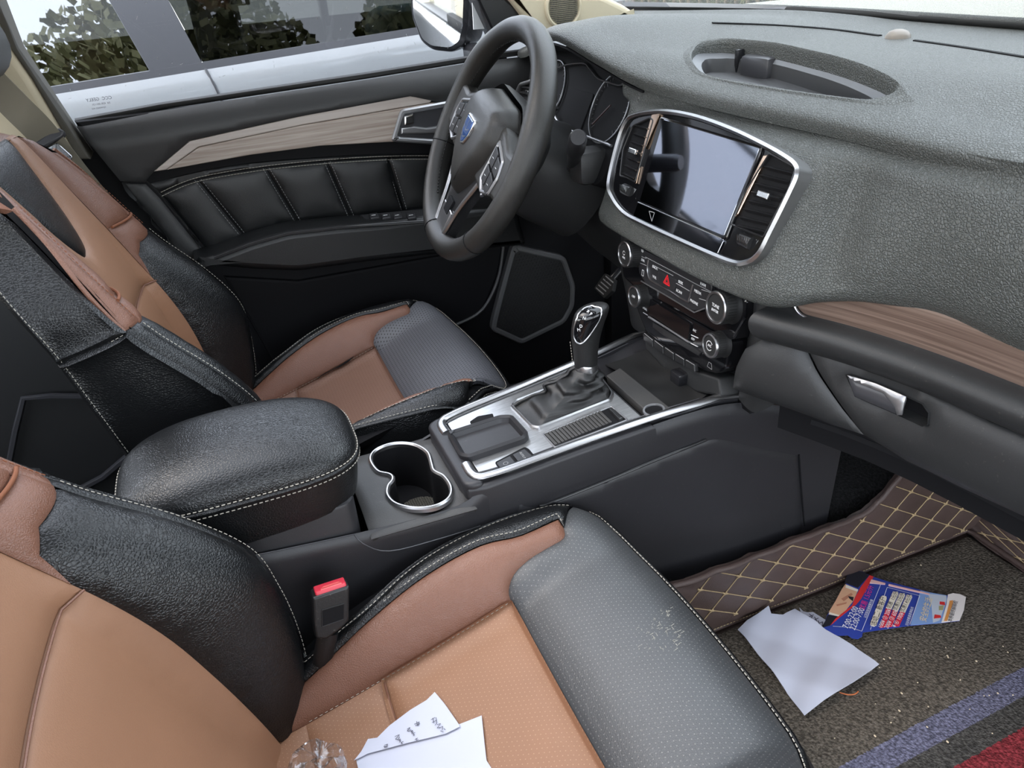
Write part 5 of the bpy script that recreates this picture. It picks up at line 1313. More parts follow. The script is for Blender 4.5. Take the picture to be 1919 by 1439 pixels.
plate('emblem', rnd(inset(rnd(em2, .003), .004), .001), EPl, .002, .0042, MT['emblem_blue'], sw, .0008)
strokes('emblem_bar', [[(-.012, .004), (0, -.001), (.012, .004)], [(0, .018), (0, -.001)], [(-.010, -.007), (0, -.012), (.010, -.007)]], EPl, .0045, .0016, MT['chrome'], sw)
text('cover_mark', 'AIRBAG', Matrix(((WP.ex.x, WP.ey.x, WP.n.x, 0), (WP.ex.y, WP.ey.y, WP.n.y, 0), (WP.ex.z, WP.ey.z, WP.n.z, 0), (0, 0, 0, 1))) if False else Matrix.Translation(PS(.045, -.025)+WP.n*.001) @ WP.mat().to_3x3().to_4x4(), .006, MT['mark_grey'], sw) if False else None
# column shroud and stalk
cs = empty('steering_column', (-.365, .1, .66), 'black steering column shroud below the wheel', 'steering column')
bm = bmesh.new()
ax = -WP.n
prof = [(.050, .058, .03), (.062, .068, .07), (.070, .075, .12), (.075, .08, .20)]
rings = [[bm.verts.new(WC+ax*d+WP.ex*(rx*math.cos(t))+WP.ey*(ry*math.sin(t))*(1 if math.sin(t) > 0 else 1.25)) for t in fr(0, 2*math.pi, 24)[:-1]] for rx, ry, d in prof]
for A, B in zip(rings, rings[1:]):
    for k in range(24): bm.faces.new((A[k-1], A[k], B[k], B[k-1]))
bm.faces.new(rings[0])
bmo('shroud', bm, MT['dash_hard'], cs)
box('stalk_box', (-.272, .10, .66), (-.226, .16, .712), MT['dash_hard'], cs, .012)
st = empty('wiper_stalk', (-.24, .10, .71), 'stubby black wiper stalk standing right of the steering wheel', 'stalk')
sa = on(1074, 312, 'y', .115); sb = on(1078, 285, 'y', .085); sc_ = on(1084, 258, 'y', .055)
tube('stalk_arm', [sa, sb], [.010, .011], MT['gloss_plastic'], st, n=14)
tube('stalk_end', [sb, sb.lerp(sc_, .25), sb.lerp(sc_, .92), sc_], [.0115, .0135, .0125, .010], MT['switch_plastic'], st, n=18)
# ------------------------------------------------------------------ centre console
DK = Pl((0, -.19, .4226), (1, 0, 0), (0, 1, .117))
cc = empty('centre_console', (0, -.15, .42), 'grey and black centre console with brushed metal deck, cup holders and padded armrest', 'console')
def kpx(P, h=0): return DK.pxs(P, h)
hw = smo([(-.60, .082), (-.33, .086), (-.21, .089), (0, .100), (.13, .115), (.20, .120), (.27, .122), (.33, .122)])
ztop = smo([(-.60, .425), (-.33, .398), (-.215, .398), (-.2, .413), (0, .437), (.10, .450), (.15, .448), (.20, .433), (.27, .402), (.33, .372)])
def FL(y, v, s=1):                                   # flank, v = 0 rail edge .. 1 tunnel foot
    zt = ztop(y); z = zt-(zt-.09)*v; x = hw(y)-.012*v-.006*math.sin(math.pi*min(1, v*3))*0
    if v < .05: x -= .006*(1-v/.05)**2
    return Vector((s*x, y, z))
ysf = fr(-.60, .33, 62)
for s in (1, -1): sheet('flank', lambda y, v, s=s: FL(y, v, s), ysf, [0, .01, .02, .035, .05]+fr(.1, 1, 12), MT['console_plastic'], cc, .003)
# raised lower panel of the visible flank with its pocket edge
def FLv(y, z): 
    zt = ztop(y); v = (zt-z)/(zt-.09); return FL(y, min(max(v, 0), 1))
rg = [hit(p, FLv, (.1, .38)) for p in ((972, 930), (985, 945), (1010, 947), (1040, 938), (1160, 890), (1290, 837), (1330, 822), (1362, 822), (1420, 836), (1500, 851))]
lowp = [tuple(q) for q in cr(rg, 4)]
panel('side_panel', lowp+[hit((1503, 905), FLv, (.25, .3)), hit((1507, 985), FLv, (.28, .2)), (.28, .12), (-.20, .12)], FLv, MT['console_plastic'], cc, .014, .0015, .01, .003, .006, 1, .004)
tube('panel_lip', [FLv(a, b)+Vector((.0015, 0, 0)) for a, b in lowp[8:24]], .0022, MT['gloss_plastic'], cc, n=6)
tube('panel_gap', [FLv(*hit(p, FLv, (.27, .3)))+Vector((.001, 0, 0)) for p in ((1497, 852), (1500, 900), (1507, 985))], .0012, MT['deep_black'], cc, n=5)
nt0 = FLv(*hit((1473, 979), FLv, (.24, .2)))
frame('cap_ring', [(.0105*math.cos(t), .0105*math.sin(t)) for t in fr(0, 2*math.pi, 24)[:-1]], .0022, Pl(nt0, (0, 1, 0), (0, 0, 1)), -.002, .0015, MT['gloss_plastic'], cc, .0006)
# rear flank cover with faint seam under the armrest
rs2 = [hit(p, FLv, (-.42, .4)) for p in ((475, 1022), (560, 988), (618, 973), (650, 985), (680, 1018), (730, 1032), (820, 1010), (900, 985))]
tube('cover_seam', [FLv(a, b)+Vector((.0008, 0, 0)) for a, b in cr(rs2, 4)], .0007, MT['smoke'], cc, n=5)
# rear deck with cup holders
CK2 = Pl((0, 0, .403), (1, 0, 0), (0, 1, 0))
cup = rnd(CK2.pxs([(690, 862), (704, 842), (740, 830), (778, 832), (806, 848), (814, 872), (818, 884), (838, 894), (851, 916), (845, 938), (815, 954), (775, 957), (738, 948), (722, 930), (724, 912), (734, 900), (728, 892), (703, 886)]), .004, 3)
cupc = [Vector((p.x, p.y)) for p in cr([(p.x, p.y) for p in cup[1::4]], 6, True)]
if area2(cupc) < 0: cupc = cupc[::-1]
def CD(x, y): return Vector((x, y, .403-.010*sst(.05, .095, abs(x))+.0))
panel('cup_deck', [(-.089, -.335), (.089, -.335), (.092, -.205), (-.092, -.205)], CD, MT['console_top'], cc, .01, 0, .02, .002, .004, 1, .012, [inset(cupc, .003)])
frame('cup_ring', cupc, .0055, CK2, -.004, .003, MT['satin_chrome'], cc, .002)
iw = inset(cupc, .005)
loft('cup_wall', [[CK2.pt(p.x, p.y, 0) for p in iw], [CK2.pt(p.x, p.y, -.03) for p in inset(cupc, .006)], [CK2.pt(p.x, p.y, -.066) for p in inset(cupc, .008)]], MT['deep_black'], cc)
plate('cup_floor', inset(cupc, .004), CK2, -.072, -.066, MT['deep_black'], cc, 0)
# rubber mesh pad in the nearer holder
bm = bmesh.new(); mcx, mcy = CK2.px(785, 925, -.03)
for i in range(-9, 10):
    w_ = math.sqrt(max(0, .030**2-(i*.0032)**2))
    if w_ > .003:
        bx(bm, (mcx+i*.0032-.0007, mcy-w_, .341), (mcx+i*.0032+.0007, mcy+w_, .345)); bx(bm, (mcx-w_, mcy+i*.0032-.0007, .341), (mcx+w_, mcy+i*.0032+.0007, .345))
o = bmo('cup_mat', bm, mat('mesh_grey', (.12, .11, .09), .6), cc, False); o['kind'] = 'stuff'
# raised front unit: body rim, brushed deck
rim_o = kpx([(812, 812), (822, 784), (848, 764), (1010, 696), (1200, 618)], 0)
pr_ = kpx([(884, 905), (906, 917), (940, 905), (1080, 855), (1215, 800), (1349, 748)], -.006)
def dk(x, y, h=0): return DK.pt(x, y, h)
yb_k = -.012; yf_k = .335
body = [(-.089, -.008), (-.082, -.022), (-.060, -.028), (.060, -.028), (.082, -.022), (.089, -.008)]
bb = [(-hw(-.19+y)-.000, y) for y in fr(0, .33, 12)][::-1]
plate('front_unit', [(-(hw(-.19+y)), y) for y in fr(.225, 0, 8)]+body[1:5]+[(hw(-.19+y), y) for y in fr(0, .225, 8)], DK, -.05, -.004, MT['console_plastic'], cc, .006, 3)
plate('rear_lip', rnd([(-.088, .0), (-.080, -.026), (.080, -.026), (.088, .0)], .012), DK, -.035, .0015, MT['console_plastic'], cc, .006, 4)
dpl = [(-.070, .0), (.070, .0)]+[(hw(-.19+y)-.010, y) for y in fr(.03, .218, 6)]+[(-(hw(-.19+y)-.010), y) for y in fr(.218, .03, 6)]
plate('metal_deck', rnd(dpl, .006), DK, -.01, .0, MT['brushed_metal'], cc, .001)
for s in (-1, 1):
    pth = [(s*.040, -.0085), (s*.062, -.0085), (s*.0735, -.003), (s*.078, .010), (s*(hw(-.15)-.010), .04), (s*(hw(-.05)-.010), .14), (s*(hw(.05)-.010), .24), (s*(hw(.10)-.009), .29), (s*(hw(.14)-.010), .325), (s*(hw(.165)-.010), .35)]
    pc_ = cr(pth, 6)
    tube('chrome_rail', [DK.pt(p.x, p.y, .002-.25*max(0, p.y-.315)) for p in pc_], .0062, MT['satin_chrome'], cc, n=8, flat=.55, up=DK.n)
    tube('deck_line', [DK.pt(p.x-s*.011, p.y, .0006) for p in pc_[10:44]], .0009, MT['smoke'], cc, n=5)
# coin tray
to_ = rnd(kpx([(838, 815), (938, 783), (962, 782), (992, 815), (985, 826), (880, 862), (862, 858)], .004), .005)
frame('tray_rim', to_, .006, DK, -.002, .0105, MT['console_plastic'], cc, .003)
loft('tray_wall', [[DK.pt(p.x, p.y, .008) for p in inset(to_, .0055)], [DK.pt(p.x, p.y, .0015) for p in inset(to_, .009)]], MT['console_plastic'], cc)
plate('tray_floor', inset(to_, .0055), DK, .0, .0016, MT['console_plastic'], cc, .0005)
plate('card_slot', rnd(kpx([(881, 791), (896, 781), (924, 776), (926, 782), (902, 796), (884, 798)]), .002), DK, .0, .0008, MT['deep_black'], cc, .0003)
# two switches beside the tray
plate('switch_bed', rnd(kpx([(928, 868), (984, 839), (992, 843), (1004, 857), (1000, 862), (950, 881), (936, 880)]), .003), DK, .0, .0016, MT['deep_black'], cc, .0006)
s1 = kpx([(931, 868), (957, 855), (970, 871), (947, 879), (938, 878)], .003); s2 = kpx([(961, 853), (984, 842), (1001, 857), (974, 869)], .003)
for P, mk in ((s1, 'o'), (s2, 'P')):
    b_ = plate('console_switch', rnd(P, .002), DK, .001, .0042, MT['switch_plastic'], cc, .0012)
    cx_ = sum(p[0] for p in P)/len(P); cy_ = sum(p[1] for p in P)/len(P)
    if mk == 'o': strokes('switch_mark', [[(cx_+.003*math.cos(t), cy_+.003*math.sin(t)) for t in fr(0, 6.28, 10)]], DK, .0044, .0006, MT['mark_grey'], b_)
    else: text('switch_mark', 'AUTO P', DK.mat() @ Matrix.Translation((cx_, cy_, .0043)) @ Matrix.Rotation(math.radians(0), 4, 'Z'), .0042, MT['mark_grey'], b_)
# roller shutter compartment
rs3 = rnd(kpx([(1018, 813), (1146, 761), (1176, 786), (1041, 838)], .002), .003)
frame('shutter_frame', inset(rs3, -.0015), .0025, DK, -.001, .0022, MT['satin_silver'], cc, .0008)
plate('shutter_bed', rs3, DK, -.001, .0006, MT['deep_black'], cc, 0)
a0, a1 = Vector(kpx([(1021, 815)])[0]), Vector(kpx([(1041, 836)])[0]); b0, b1 = Vector(kpx([(1127, 771)])[0]), Vector(kpx([(1149, 792)])[0])
for i in range(17):
    t0, t1 = i/17, (i+.8)/17
    plate('shutter_slat', [a0.lerp(b0, t0), a0.lerp(b0, t1), a1.lerp(b1, t1), a1.lerp(b1, t0)], DK, .0, .0022, MT['console_top'], cc, .0008)
plate('shutter_pull', rnd(kpx([(1141, 765), (1147, 763), (1168, 783), (1161, 786)], .005), .001), DK, .0, .0055, MT['gloss_plastic'], cc, .0015)
# front tray: ledge, socket, floor with curled liner
plate('front_ledge', rnd(kpx([(1136, 705), (1163, 690), (1258, 766), (1222, 782)], .0), .003), DK, -.012, .0012, MT['console_top'], cc, .002)
sk = kpx([(1226, 769)], .002)[0]
lathe('socket_ring', [(.0145, 0), (.014, .002), (.0115, .002), (.011, -.0005)], DK.mat() @ Matrix.Translation((sk[0], sk[1], .0012)), MT['satin_silver'], cc, 28)
lathe('socket_cap', [(.0112, .0004), (0, .0004)], DK.mat() @ Matrix.Translation((sk[0], sk[1], .0012)), MT['deep_black'], cc, 24)
ff = Grid([[(x*(hw(y)-.012), y, z+dz*abs(x)**4) for x in (-1, -.6, 0, .6, 1)] for y, z, dz in ((.045, .440, .008), (.075, .432, .015), (.11, .434, .02), (.145, .442, .015), (.18, .452, .0))])
sheet('front_tray', lambda a, b: ff.at(a, b), fr(0, 4, 16), fr(0, 4, 16), MT['console_plastic'], cc, .003)
lin = Grid([[(x*(.075+.0*y), y, z+.004*math.sin(x*5+y*60)) for x in (-1, -.5, 0, .5, 1)] for y, z in ((.058, .447), (.085, .444), (.115, .445), (.14, .452), (.155, .463))])
sheet('tray_liner', lambda a, b: lin.at(a, b), fr(0, 4, 14), fr(0, 4, 14), MT['rubber'], cc, .002)
for s in (1, -1):
    sheet('tray_cheek', lambda a, t, s=s: Vector((s*(hw(a)-.013), a, ztop(a)-.004-.03*t+.012)), fr(.03, .20, 10), fr(0, 1, 3), MT['console_plastic'], cc, .003)
    # arm that runs on under the dashboard
box('plug', on(1275, 705, 'y', .12)+Vector((-.012, -.01, -.012)), on(1275, 705, 'y', .12)+Vector((.012, .01, .008)), MT['car_black'], cc, .004)
# armrest lid
AL = -.585; AF = -.322
def arm(bm, z0, z1, crown, w0, w1, rr, n=28, m_=14):
    pass
def ARM(a, t):                                       # a around the plan outline, t 0 seam .. 1 crown centre
    n = 3.6; c, s = math.cos(a), math.sin(a)
    ex = .088*math.copysign(abs(c)**(2/n), c); ey = (AF-AL)/2*math.copysign(abs(s)**(2/n), s)
    k = math.cos(t*math.pi/2)**.75; h = math.sin(t*math.pi/2)**.9
    y = (AF+AL)/2+ey*k; x = ex*k
    return Vector((x, y, .488+.034*h+.012*math.sin(max(0, min(1, (y-AL)/(AF-AL)))*math.pi)*h))
ar = empty('armrest', (0, -.45, .47), 'padded black leather armrest with light stitching between the two front seats', 'armrest')
bm = bmesh.new(); na = 72; nt2 = 18
G = [[bm.verts.new(ARM(2*math.pi*i/na, j/nt2*.999)) for j in range(nt2+1)] for i in range(na)]
for i in range(na):
    for j in range(nt2): bm.faces.new((G[i-1][j], G[i][j], G[i][j+1], G[i-1][j+1]))
bmesh.ops.remove_doubles(bm, verts=bm.verts[:], dist=.0004)
bmo('cushion', bm, MT['black_leather'], ar, True, 80)
def ARL(a, t):
    p = ARM(a, 0); c = Vector((0, (AF+AL)/2, 0)); k = 1-.02*sst(0, .1, t)-.05*t*t
    return Vector((p.x*k, c.y+(p.y-c.y)*k, .489-.052*t-.012*(p.y-AF)/(AL-AF)*t))
bm = bmesh.new(); G = [[bm.verts.new(ARL(2*math.pi*i/na, j/6)) for j in range(7)] for i in range(na)]
for i in range(na):
    for j in range(6): bm.faces.new((G[i-1][j], G[i][j], G[i][j+1], G[i-1][j+1]))
bm.faces.new([g[6] for g in G])
bmo('lower_band', bm, MT['black_leather'], ar, True, 60)
tube('piping', [ARM(2*math.pi*i/na, 0)+Vector((0, 0, -.0005)) for i in range(na)], .0024, MT['black_leather'], ar, True, n=6)
cen = Vector((0, (AF+AL)/2, .5))
for zz, k in ((.004, 1.0), (-.005, 1.0)):
    stitch('stitching', [(ARM(2*math.pi*i/na, .0)+Vector((0, 0, zz)))+((ARM(2*math.pi*i/na, 0)-cen).normalized()*(-.0003 if zz > 0 else .0008)) for i in range(na+1)], lambda p: Vector((p.x, p.y-cen.y, 0)).normalized(), MT['thread'], ar, .0055, .0036, .0006)
bxl = [(-.072, AL+.02), (.072, AL+.02), (.076, AF-.02), (-.076, AF-.02)]
plate('console_box', rnd(bxl, .02), Pl((0, 0, 0), (1, 0, 0), (0, 1, 0)), .30, .440, MT['console_plastic'], cc, .004)
# ------------------------------------------------------------------ gear lever
gs = empty('gear_lever', (-.018, -.035, .44), 'black leather gear lever with creased gaiter and glossy capped knob', 'gear lever')
bo = rnd(kpx([(957, 760), (968, 750), (1108, 696), (1122, 700), (1150, 738), (1145, 750), (1010, 803), (996, 800)], .002), .004)
frame('gaiter_frame', inset(bo, -.001), .0045, DK, -.001, .0045, MT['satin_chrome'], gs, .0018)
plate('gaiter_base', inset(bo, .003), DK, -.001, .0005, MT['deep_black'], gs, 0)
gtop = on(1099, 688, 'x', -.012); gb_ = [p for p in resample(inset(bo, .004), .0035)]
cg = sum(gb_, Vector((0, 0)))/len(gb_)
def gait(i, t):
    p = gb_[i % len(gb_)]; b = DK.pt(p.x, p.y, .001); an = math.atan2(p.y-cg.y, p.x-cg.x)
    tp_ = gtop+Vector((.0135*math.cos(an), .0135*math.sin(an), 0))
    q = b.lerp(tp_, t); sag = math.sin(math.pi*t)*.16
    mid = Vector((gtop.x, gtop.y, q.z)); q = q.lerp(Vector((mid.x, mid.y, q.z)), sag*.55)
    q += Vector((math.cos(an), math.sin(an), .3))*(.0042*math.sin(t*15+2.3*math.sin(2*an+1.1))*math.sin(math.pi*t)**.7+.0025*math.sin(t*27+3*an)*math.sin(math.pi*t))
    return q
bm = bmesh.new(); nb_ = len(gb_); G = [[bm.verts.new(gait(i, t)) for t in fr(0, 1, 28)] for i in range(nb_)]
for i in range(nb_):
    for j in range(28): bm.faces.new((G[i-1][j], G[i][j], G[i][j+1], G[i-1][j+1]))
bmo('gaiter', bm, MT['lever_leather'], gs, True, 70)
i0 = max(range(nb_), key=lambda i: -abs(math.atan2(gb_[i].y-cg.y, gb_[i].x-cg.x)+2.0))
tube('gaiter_seam', [gait(i0, t)+Vector((.001, -.002, .001)) for t in fr(0, 1, 24)], .0022, MT['lever_leather'], gs, n=6)
# knob: swept oval sections
kz = on(1110, 574, 'x', -.004); k0 = gtop+Vector((0, .0, .004))
ctr = cr([k0, k0.lerp(kz, .28)+Vector((0, -.003, 0)), k0.lerp(kz, .6)+Vector((0, -.004, 0)), k0.lerp(kz, .88)+Vector((0, .0, 0)), kz+Vector((0, .004, 0))], 6)
rad = smo([(0, .0135), (.25, .0150), (.55, .0185), (.78, .0195), (.92, .0150), (.98, .0085), (1, .001)])
def KS(a, t):
    k = t*(len(ctr)-1); i = min(int(k), len(ctr)-2); c = ctr[i].lerp(ctr[i+1], k-i); r = rad(t)
    return c+Vector((r*.92*math.cos(a), r*1.18*math.sin(a), r*.10*math.sin(a)))
bm = bmesh.new(); G = [[bm.verts.new(KS(2*math.pi*i/32, t)) for t in fr(0, 1, 30)] for i in range(32)]
for i in range(32):
    for j in range(30): bm.faces.new((G[i-1][j], G[i][j], G[i][j+1], G[i-1][j+1]))
bmo('knob', bm, MT['lever_leather'], gs, True, 70)
capo = [hit(p, KS, (-.9, .7)) for p in ((1095, 572+8), (1109, 575), (1122, 578), (1127, 587), (1122, 603), (1106, 628), (1094, 641), (1086, 643), (1078, 634), (1077, 616), (1083, 596))]
capo = [tuple(p) for p in cr(capo, 3, True)]
def KSo(a, t): return KS(a, t)
kc = panel('knob_cap', capo, KS, MT['piano_black'], gs, .05, .0, .1, .0, .02, 1, 0, (), None, .0012)
tube('cap_rim', [KS(a, t)+(KS(a, t)-ctr[12]).normalized()*.001 for a, t in capo], .0013, MT['satin_chrome'], gs, True, n=6)
for s_, p in (('R', (1103, 586)), ('N', (1096, 597)), ('P', (1108, 590)), ('D', (1090, 611)), ('M', (1086, 618))):
    a, t = hit(p, KS, (-1, .7)); q = KS(a, t); n_ = nrm(KS, a, t); n_ = n_ if n_.dot(CAM-q) > 0 else -n_
    e1 = Vector((.92, .3, .1)); e1 = (e1-n_*e1.dot(n_)).normalized(); e2 = n_.cross(e1)
    text('gear_mark', s_, Matrix(((e1.x, e2.x, n_.x, q.x+n_.x*.0016), (e1.y, e2.y, n_.y, q.y+n_.y*.0016), (e1.z, e2.z, n_.z, q.z+n_.z*.0016), (0, 0, 0, 1))), .0058, MT['mark_white'], kc)
lathe('collar', [(.0148, -.005), (.0155, -.003), (.0155, .003), (.0148, .005), (.0135, .005)], Matrix.Translation(gtop+Vector((0, 0, .001))) @ Matrix.Rotation(math.radians(-8), 4, 'X'), MT['satin_chrome'], gs, 28)
stitch('stitching', [KS(-1.75, t)+Vector((-.002, -.0045, 0))*.3 for t in fr(.02, .42, 20)], (0, -1, .2), MT['thread'], gs, .0045, .0026, .0005)
# ------------------------------------------------------------------ footwell mats
A_ = Vector((.047, -.031)); E_ = Vector((.019, .029)); N0 = Vector((.226, .164)); DET = A_.x*E_.y-A_.y*E_.x
def quilt(p, q, h=.0038):
    d = Vector((p, q))-N0; a = (d.x*E_.y-d.y*E_.x)/DET; e = (A_.x*d.y-A_.y*d.x)/DET
    fa_ = abs(math.sin(math.pi*a)); fe_ = abs(math.sin(math.pi*e))
    return h*(fa_*fe_)**.38
def lat(i, j): return N0+A_*i+E_*j
def floor_mat(name, label, mir):
    X = (lambda v: Vector((-v.x, v.y, v.z))) if mir else (lambda v: v)
    r = empty(name, X(Vector((.4, .3, .02))), label, 'floor mat')
    # side wall against the console, toe wall up front
    def W(y, z): return X(Vector((.116+.13*(z-.05), y, z))+Vector((quilt(y, z), 0, 0)))
    tp0 = lambda y, z: Vector((.116+.13*(z-.05)+.004, y, z))
    top = [(-.12, .20), (.02, .20)]+[hit(p, tp0, (.2, .15)) for p in ((1310, 1083), (1400, 1050), (1500, 1010), (1600, 972), (1650, 938), (1690, 890), (1700, 868))]+[(.70, .23)]
    bot = [(.69, .052), (.45, .050), (.25, .050), (.10, .050), (-.12, .05)]
    sd = -1 if mir else 1
    wp = [tuple(p) for p in cr(top, 6)]+bot
    panel('quilted_side', wp, W, MT['mat_leather'], r, .0055, 0, .02, .002, .006, sd, .006)
    def T(x, t): return X(Vector((x, .650+.17*t-quilt(x, t+.1)*.7, .052+.21*t+quilt(x, t+.1)*.7)))
    panel('quilted_toe', [(.112, 0), (.68, 0), (.68, .9), (.125, .9)], T, MT['mat_leather'], r, .0065 if not mir else .012, 0, .02, .002, .006, sd, .006)
    def stitchlines(S, poly, seg, off):
        bm = bmesh.new(); bn = bmesh.new()
        for i in range(-26, 30):
            for j in range(-30, 34):
                n0 = lat(i, j)-Vector(off)
                for V in (A_, E_):
                    q0 = n0; q1 = n0+V
                    if inside(n0+V*.5, poly) and inside(q0+V*.1, poly) and inside(q1-V*.1, poly):
                        P = [S(*(n0+V*t)) for t in fr(.0, 1, 6)]
                        tube_bm(bm, [p+seg for p in P], .0007, False, 5)
                if inside(n0, poly):
                    for V in (A_, E_):
                        tube_bm(bn, [S(*(n0-V*.10))+seg, S(*n0)+seg*1.6, S(*(n0+V*.10))+seg], .0013, False, 5)
        bmo('quilt_stitch', bm, MT['thread_gold'], r)['kind'] = 'stuff'; bmo('quilt_knots', bn, MT['thread_gold'], r)['kind'] = 'stuff'
    stitchlines(W, inset(wp, .004), X(Vector((.0021, 0, .0004))), (0, 0))
    stitchlines(T, inset([(.112, 0), (.68, 0), (.68, .9), (.125, .9)], .004), X(Vector((0, -.0018, .0014))), (0, .1))
    tube('binding', [W(a, b)+X(Vector((.003, 0, .001))) for a, b in cr(top, 8)], .0045, MT['mat_leather'], r, n=8)
    tube('binding', [X(Vector((.116, y, .054))) for y in fr(-.1, .645, 20)]+[X(Vector((x, .648, .056))) for x in fr(.13, .68, 14)], .0045, MT['mat_leather'], r, n=8)
    stitch('binding_stitch', [X(Vector((.120, y, .058))) for y in fr(-.1, .645, 20)], (0, 0, 1), MT['thread_gold'], r, .006, .004, .0006)
    bm = bmesh.new(); lo, hi = (.112, -.45, .021), (.70, .65, .046)
    if mir: lo, hi = (-.70, -.45, .021), (-.112, .65, .046)
    bx(bm, lo, hi, None, .004); bmo('mat_base', bm, MT['mat_leather'], r)
    return r
FM = floor_mat('floor_mat', 'dark brown diamond-quilted floor mat with gold stitching in the passenger footwell', False)
FM2 = floor_mat('floor_mat', "dark brown diamond-quilted floor mat in the driver's footwell beside the console", True)
carpetmat('carpet_pile', (.105, .090, .072), ((1, .04, 0), [(.378, .410, (1.25, 1.45, 2.6)), (.442, .480, (1.8, .30, .45)), (.410, .442, (.6, .66, .75)), (.480, .9, (.6, .66, .75))]))
carpetmat('carpet_pile_plain', (.035, .031, .026))
def CPS(x, y): return Vector((x, y, .0505+.0016*math.sin(x*23+y*9)*math.sin(y*17)+.001*math.sin(x*61)))
cm_ = panel('carpet_mat', [(.122, -.40), (.69, -.40), (.69, .642), (.124, .642)], CPS, MT['carpet_pile'], None, .016, 0, .02, .002, .006, 1, .0035)
tag(cm_, 'dark brown looped carpet mat with one blue and one red band in the passenger footwell', 'carpet mat')
cm2 = panel('carpet_mat', [(-.69, -.40), (-.69, .642), (-.124, .642), (-.122, -.40)], CPS, MT['carpet_pile_plain'], None, .03, 0, .02, .002, .006, 1, .0035)
tag(cm2, "plain dark carpet mat in the driver's footwell", 'carpet mat')
# crumbs
bm = bmesh.new(); rs = random.Random(3)
for px_ in [(1668, 1234), (1776, 1230), (1880, 1212), (1889, 1223), (1670, 1355), (1676, 1345), (1726, 1060), (1800, 1275), (1740, 1325), (1860, 1375), (1732, 1178), (1657, 1236), (1690, 1300), (1720, 1280), (1640, 1380), (1830, 1240), (1695, 1216), (1870, 1300)]+[(rs.uniform(1560, 1900), rs.uniform(1200, 1420)) for _ in range(14)]:
    p = on(*px_, 'z', .0525); s_ = rs.uniform(.0006, .0014)
    bmesh.ops.create_icosphere(bm, subdivisions=1, radius=s_, matrix=Matrix.Translation(p+Vector((0, 0, s_*.6))) @ Matrix.Diagonal((rs.uniform(.7, 1.8), 1, .7, 1)))
o = bmo('crumbs', bm, MT['crumb'], None); tag(o, 'pale crumbs scattered over the passenger carpet mat', 'crumbs', None, 'stuff')
o = tube('thread', [on(a, b, 'z', .0535) for a, b in cr([(1574, 1298), (1590, 1302), (1602, 1301), (1609, 1296)], 5)], .0009, MT['cord_orange'], None, n=6); tag(o, 'short orange thread on the carpet mat beside the white paper', 'thread')
# ------------------------------------------------------------------ litter on the floor
def tri(v): return abs((v % 2)-1)
def PF(x, y): return Vector((x, y, .0555+.008*tri(x*9+y*4)+.006*tri(y*13-x*11+.4)+.003*tri(x*31+y*19)))
fp = [hit(p, PF, (.2, .25)) for p in ((1383, 1180), (1400, 1163), (1424, 1148), (1441, 1135), (1446, 1150), (1468, 1152), (1490, 1141), (1506, 1150), (1530, 1164), (1548, 1180), (1600, 1210), (1648, 1245), (1600, 1278), (1545, 1312), (1508, 1341), (1470, 1290), (1420, 1225))]
o = panel('paper_sheet', fp, PF, MT['paper'], None, .008, .0, .02, 0, .005, 1, .0006); tag(o, 'creased white paper on the passenger carpet mat beside the seat front', 'paper')
def PF2(x, y): return Vector((x, y, .0535+.04*max(0, y-.30)*0+.001*math.sin(x*40)))
fp2 = [hit(p, PF2, (.2, .3)) for p in ((1499, 1139), (1506, 1146), (1515, 1148), (1524, 1147), (1548, 1162), (1538, 1178), (1556, 1200), (1535, 1195), (1505, 1160))]
o = panel('paper_scrap', fp2, PF2, MT['paper'], None, .006, 0, .02, 0, .005, 1, .0005); tag(o, 'small torn white scrap with handwriting between paper and leaflet', 'paper')
z2 = Pl((0, 0, .0545), (1, 0, 0), (0, 1, 0))
def hand(pts, h=.001): return z2.pxs(pts)
strokes('handwriting', [hand([(1517, 1151), (1523, 1156), (1519, 1160)]), hand([(1516, 1157), (1525, 1153)]), hand([(1527, 1157), (1531, 1165)]), hand([(1526, 1163), (1534, 1159)]), hand([(1534, 1164), (1536, 1174)]), hand([(1533, 1170), (1542, 1166), (1541, 1175)]), hand([(1521, 1163), (1528, 1168)])], z2, .0006, .0012, MT['ink'], o)
# leaflet
lp = Pl((.2, .4, .064), (1, 0, .0), (0, 1, .012))
def lpx(P, h=0): return lp.pxs(P, h)
lf = empty('leaflet', (.2, .4, .0535), 'torn blue and red fuel station leaflet lying on the passenger carpet mat', 'leaflet')
def col(n, c, r=.45):
    return MT[n] if n in MT else mat(n, c, r)
PX0, PY0, KX = 1530, 1060, 300/1919.0
def z(P): return [(PX0+a*KX, PY0+b*KX) for a, b in P]          # coordinates noted on a magnified view of the leaflet
def lz(P, h=0): return lpx(z(P), h)
outl = lz([(390, 40), (560, 75), (640, 120), (850, 190), (1360, 320), (1560, 360), (1640, 335), (1720, 345), (1795, 380), (1770, 540), (1720, 660), (1520, 685), (1120, 720), (560, 800), (550, 850), (500, 880), (430, 870), (380, 835), (240, 840), (80, 745), (130, 600), (230, 430), (330, 250)])
plate('sheet', outl, lp, -.0008, 0, col('leaf_blue', (.025, .05, .30)), lf, 0)
H = [0.0]
def ink(name, P, c, inz=True):
    H[0] += .00004
    return plate(name, lz(P), lp, 0, .0001+H[0], c, lf, 0)
ink('print_black', [(390, 42), (560, 77), (635, 120), (500, 270), (360, 215), (330, 250)], col('print_black', (.012, .013, .02)))
ink('print_photo', [(310, 280), (350, 225), (505, 290), (450, 420), (300, 610), (150, 560), (230, 430)], col('print_skin', (.62, .36, .22)))
ink('print_photo', [(360, 230), (505, 290), (495, 315), (350, 265)], col('print_cream', (.75, .68, .55)))
ink('print_photo', [(160, 560), (290, 600), (285, 615), (150, 585)], MT['print_cream'])
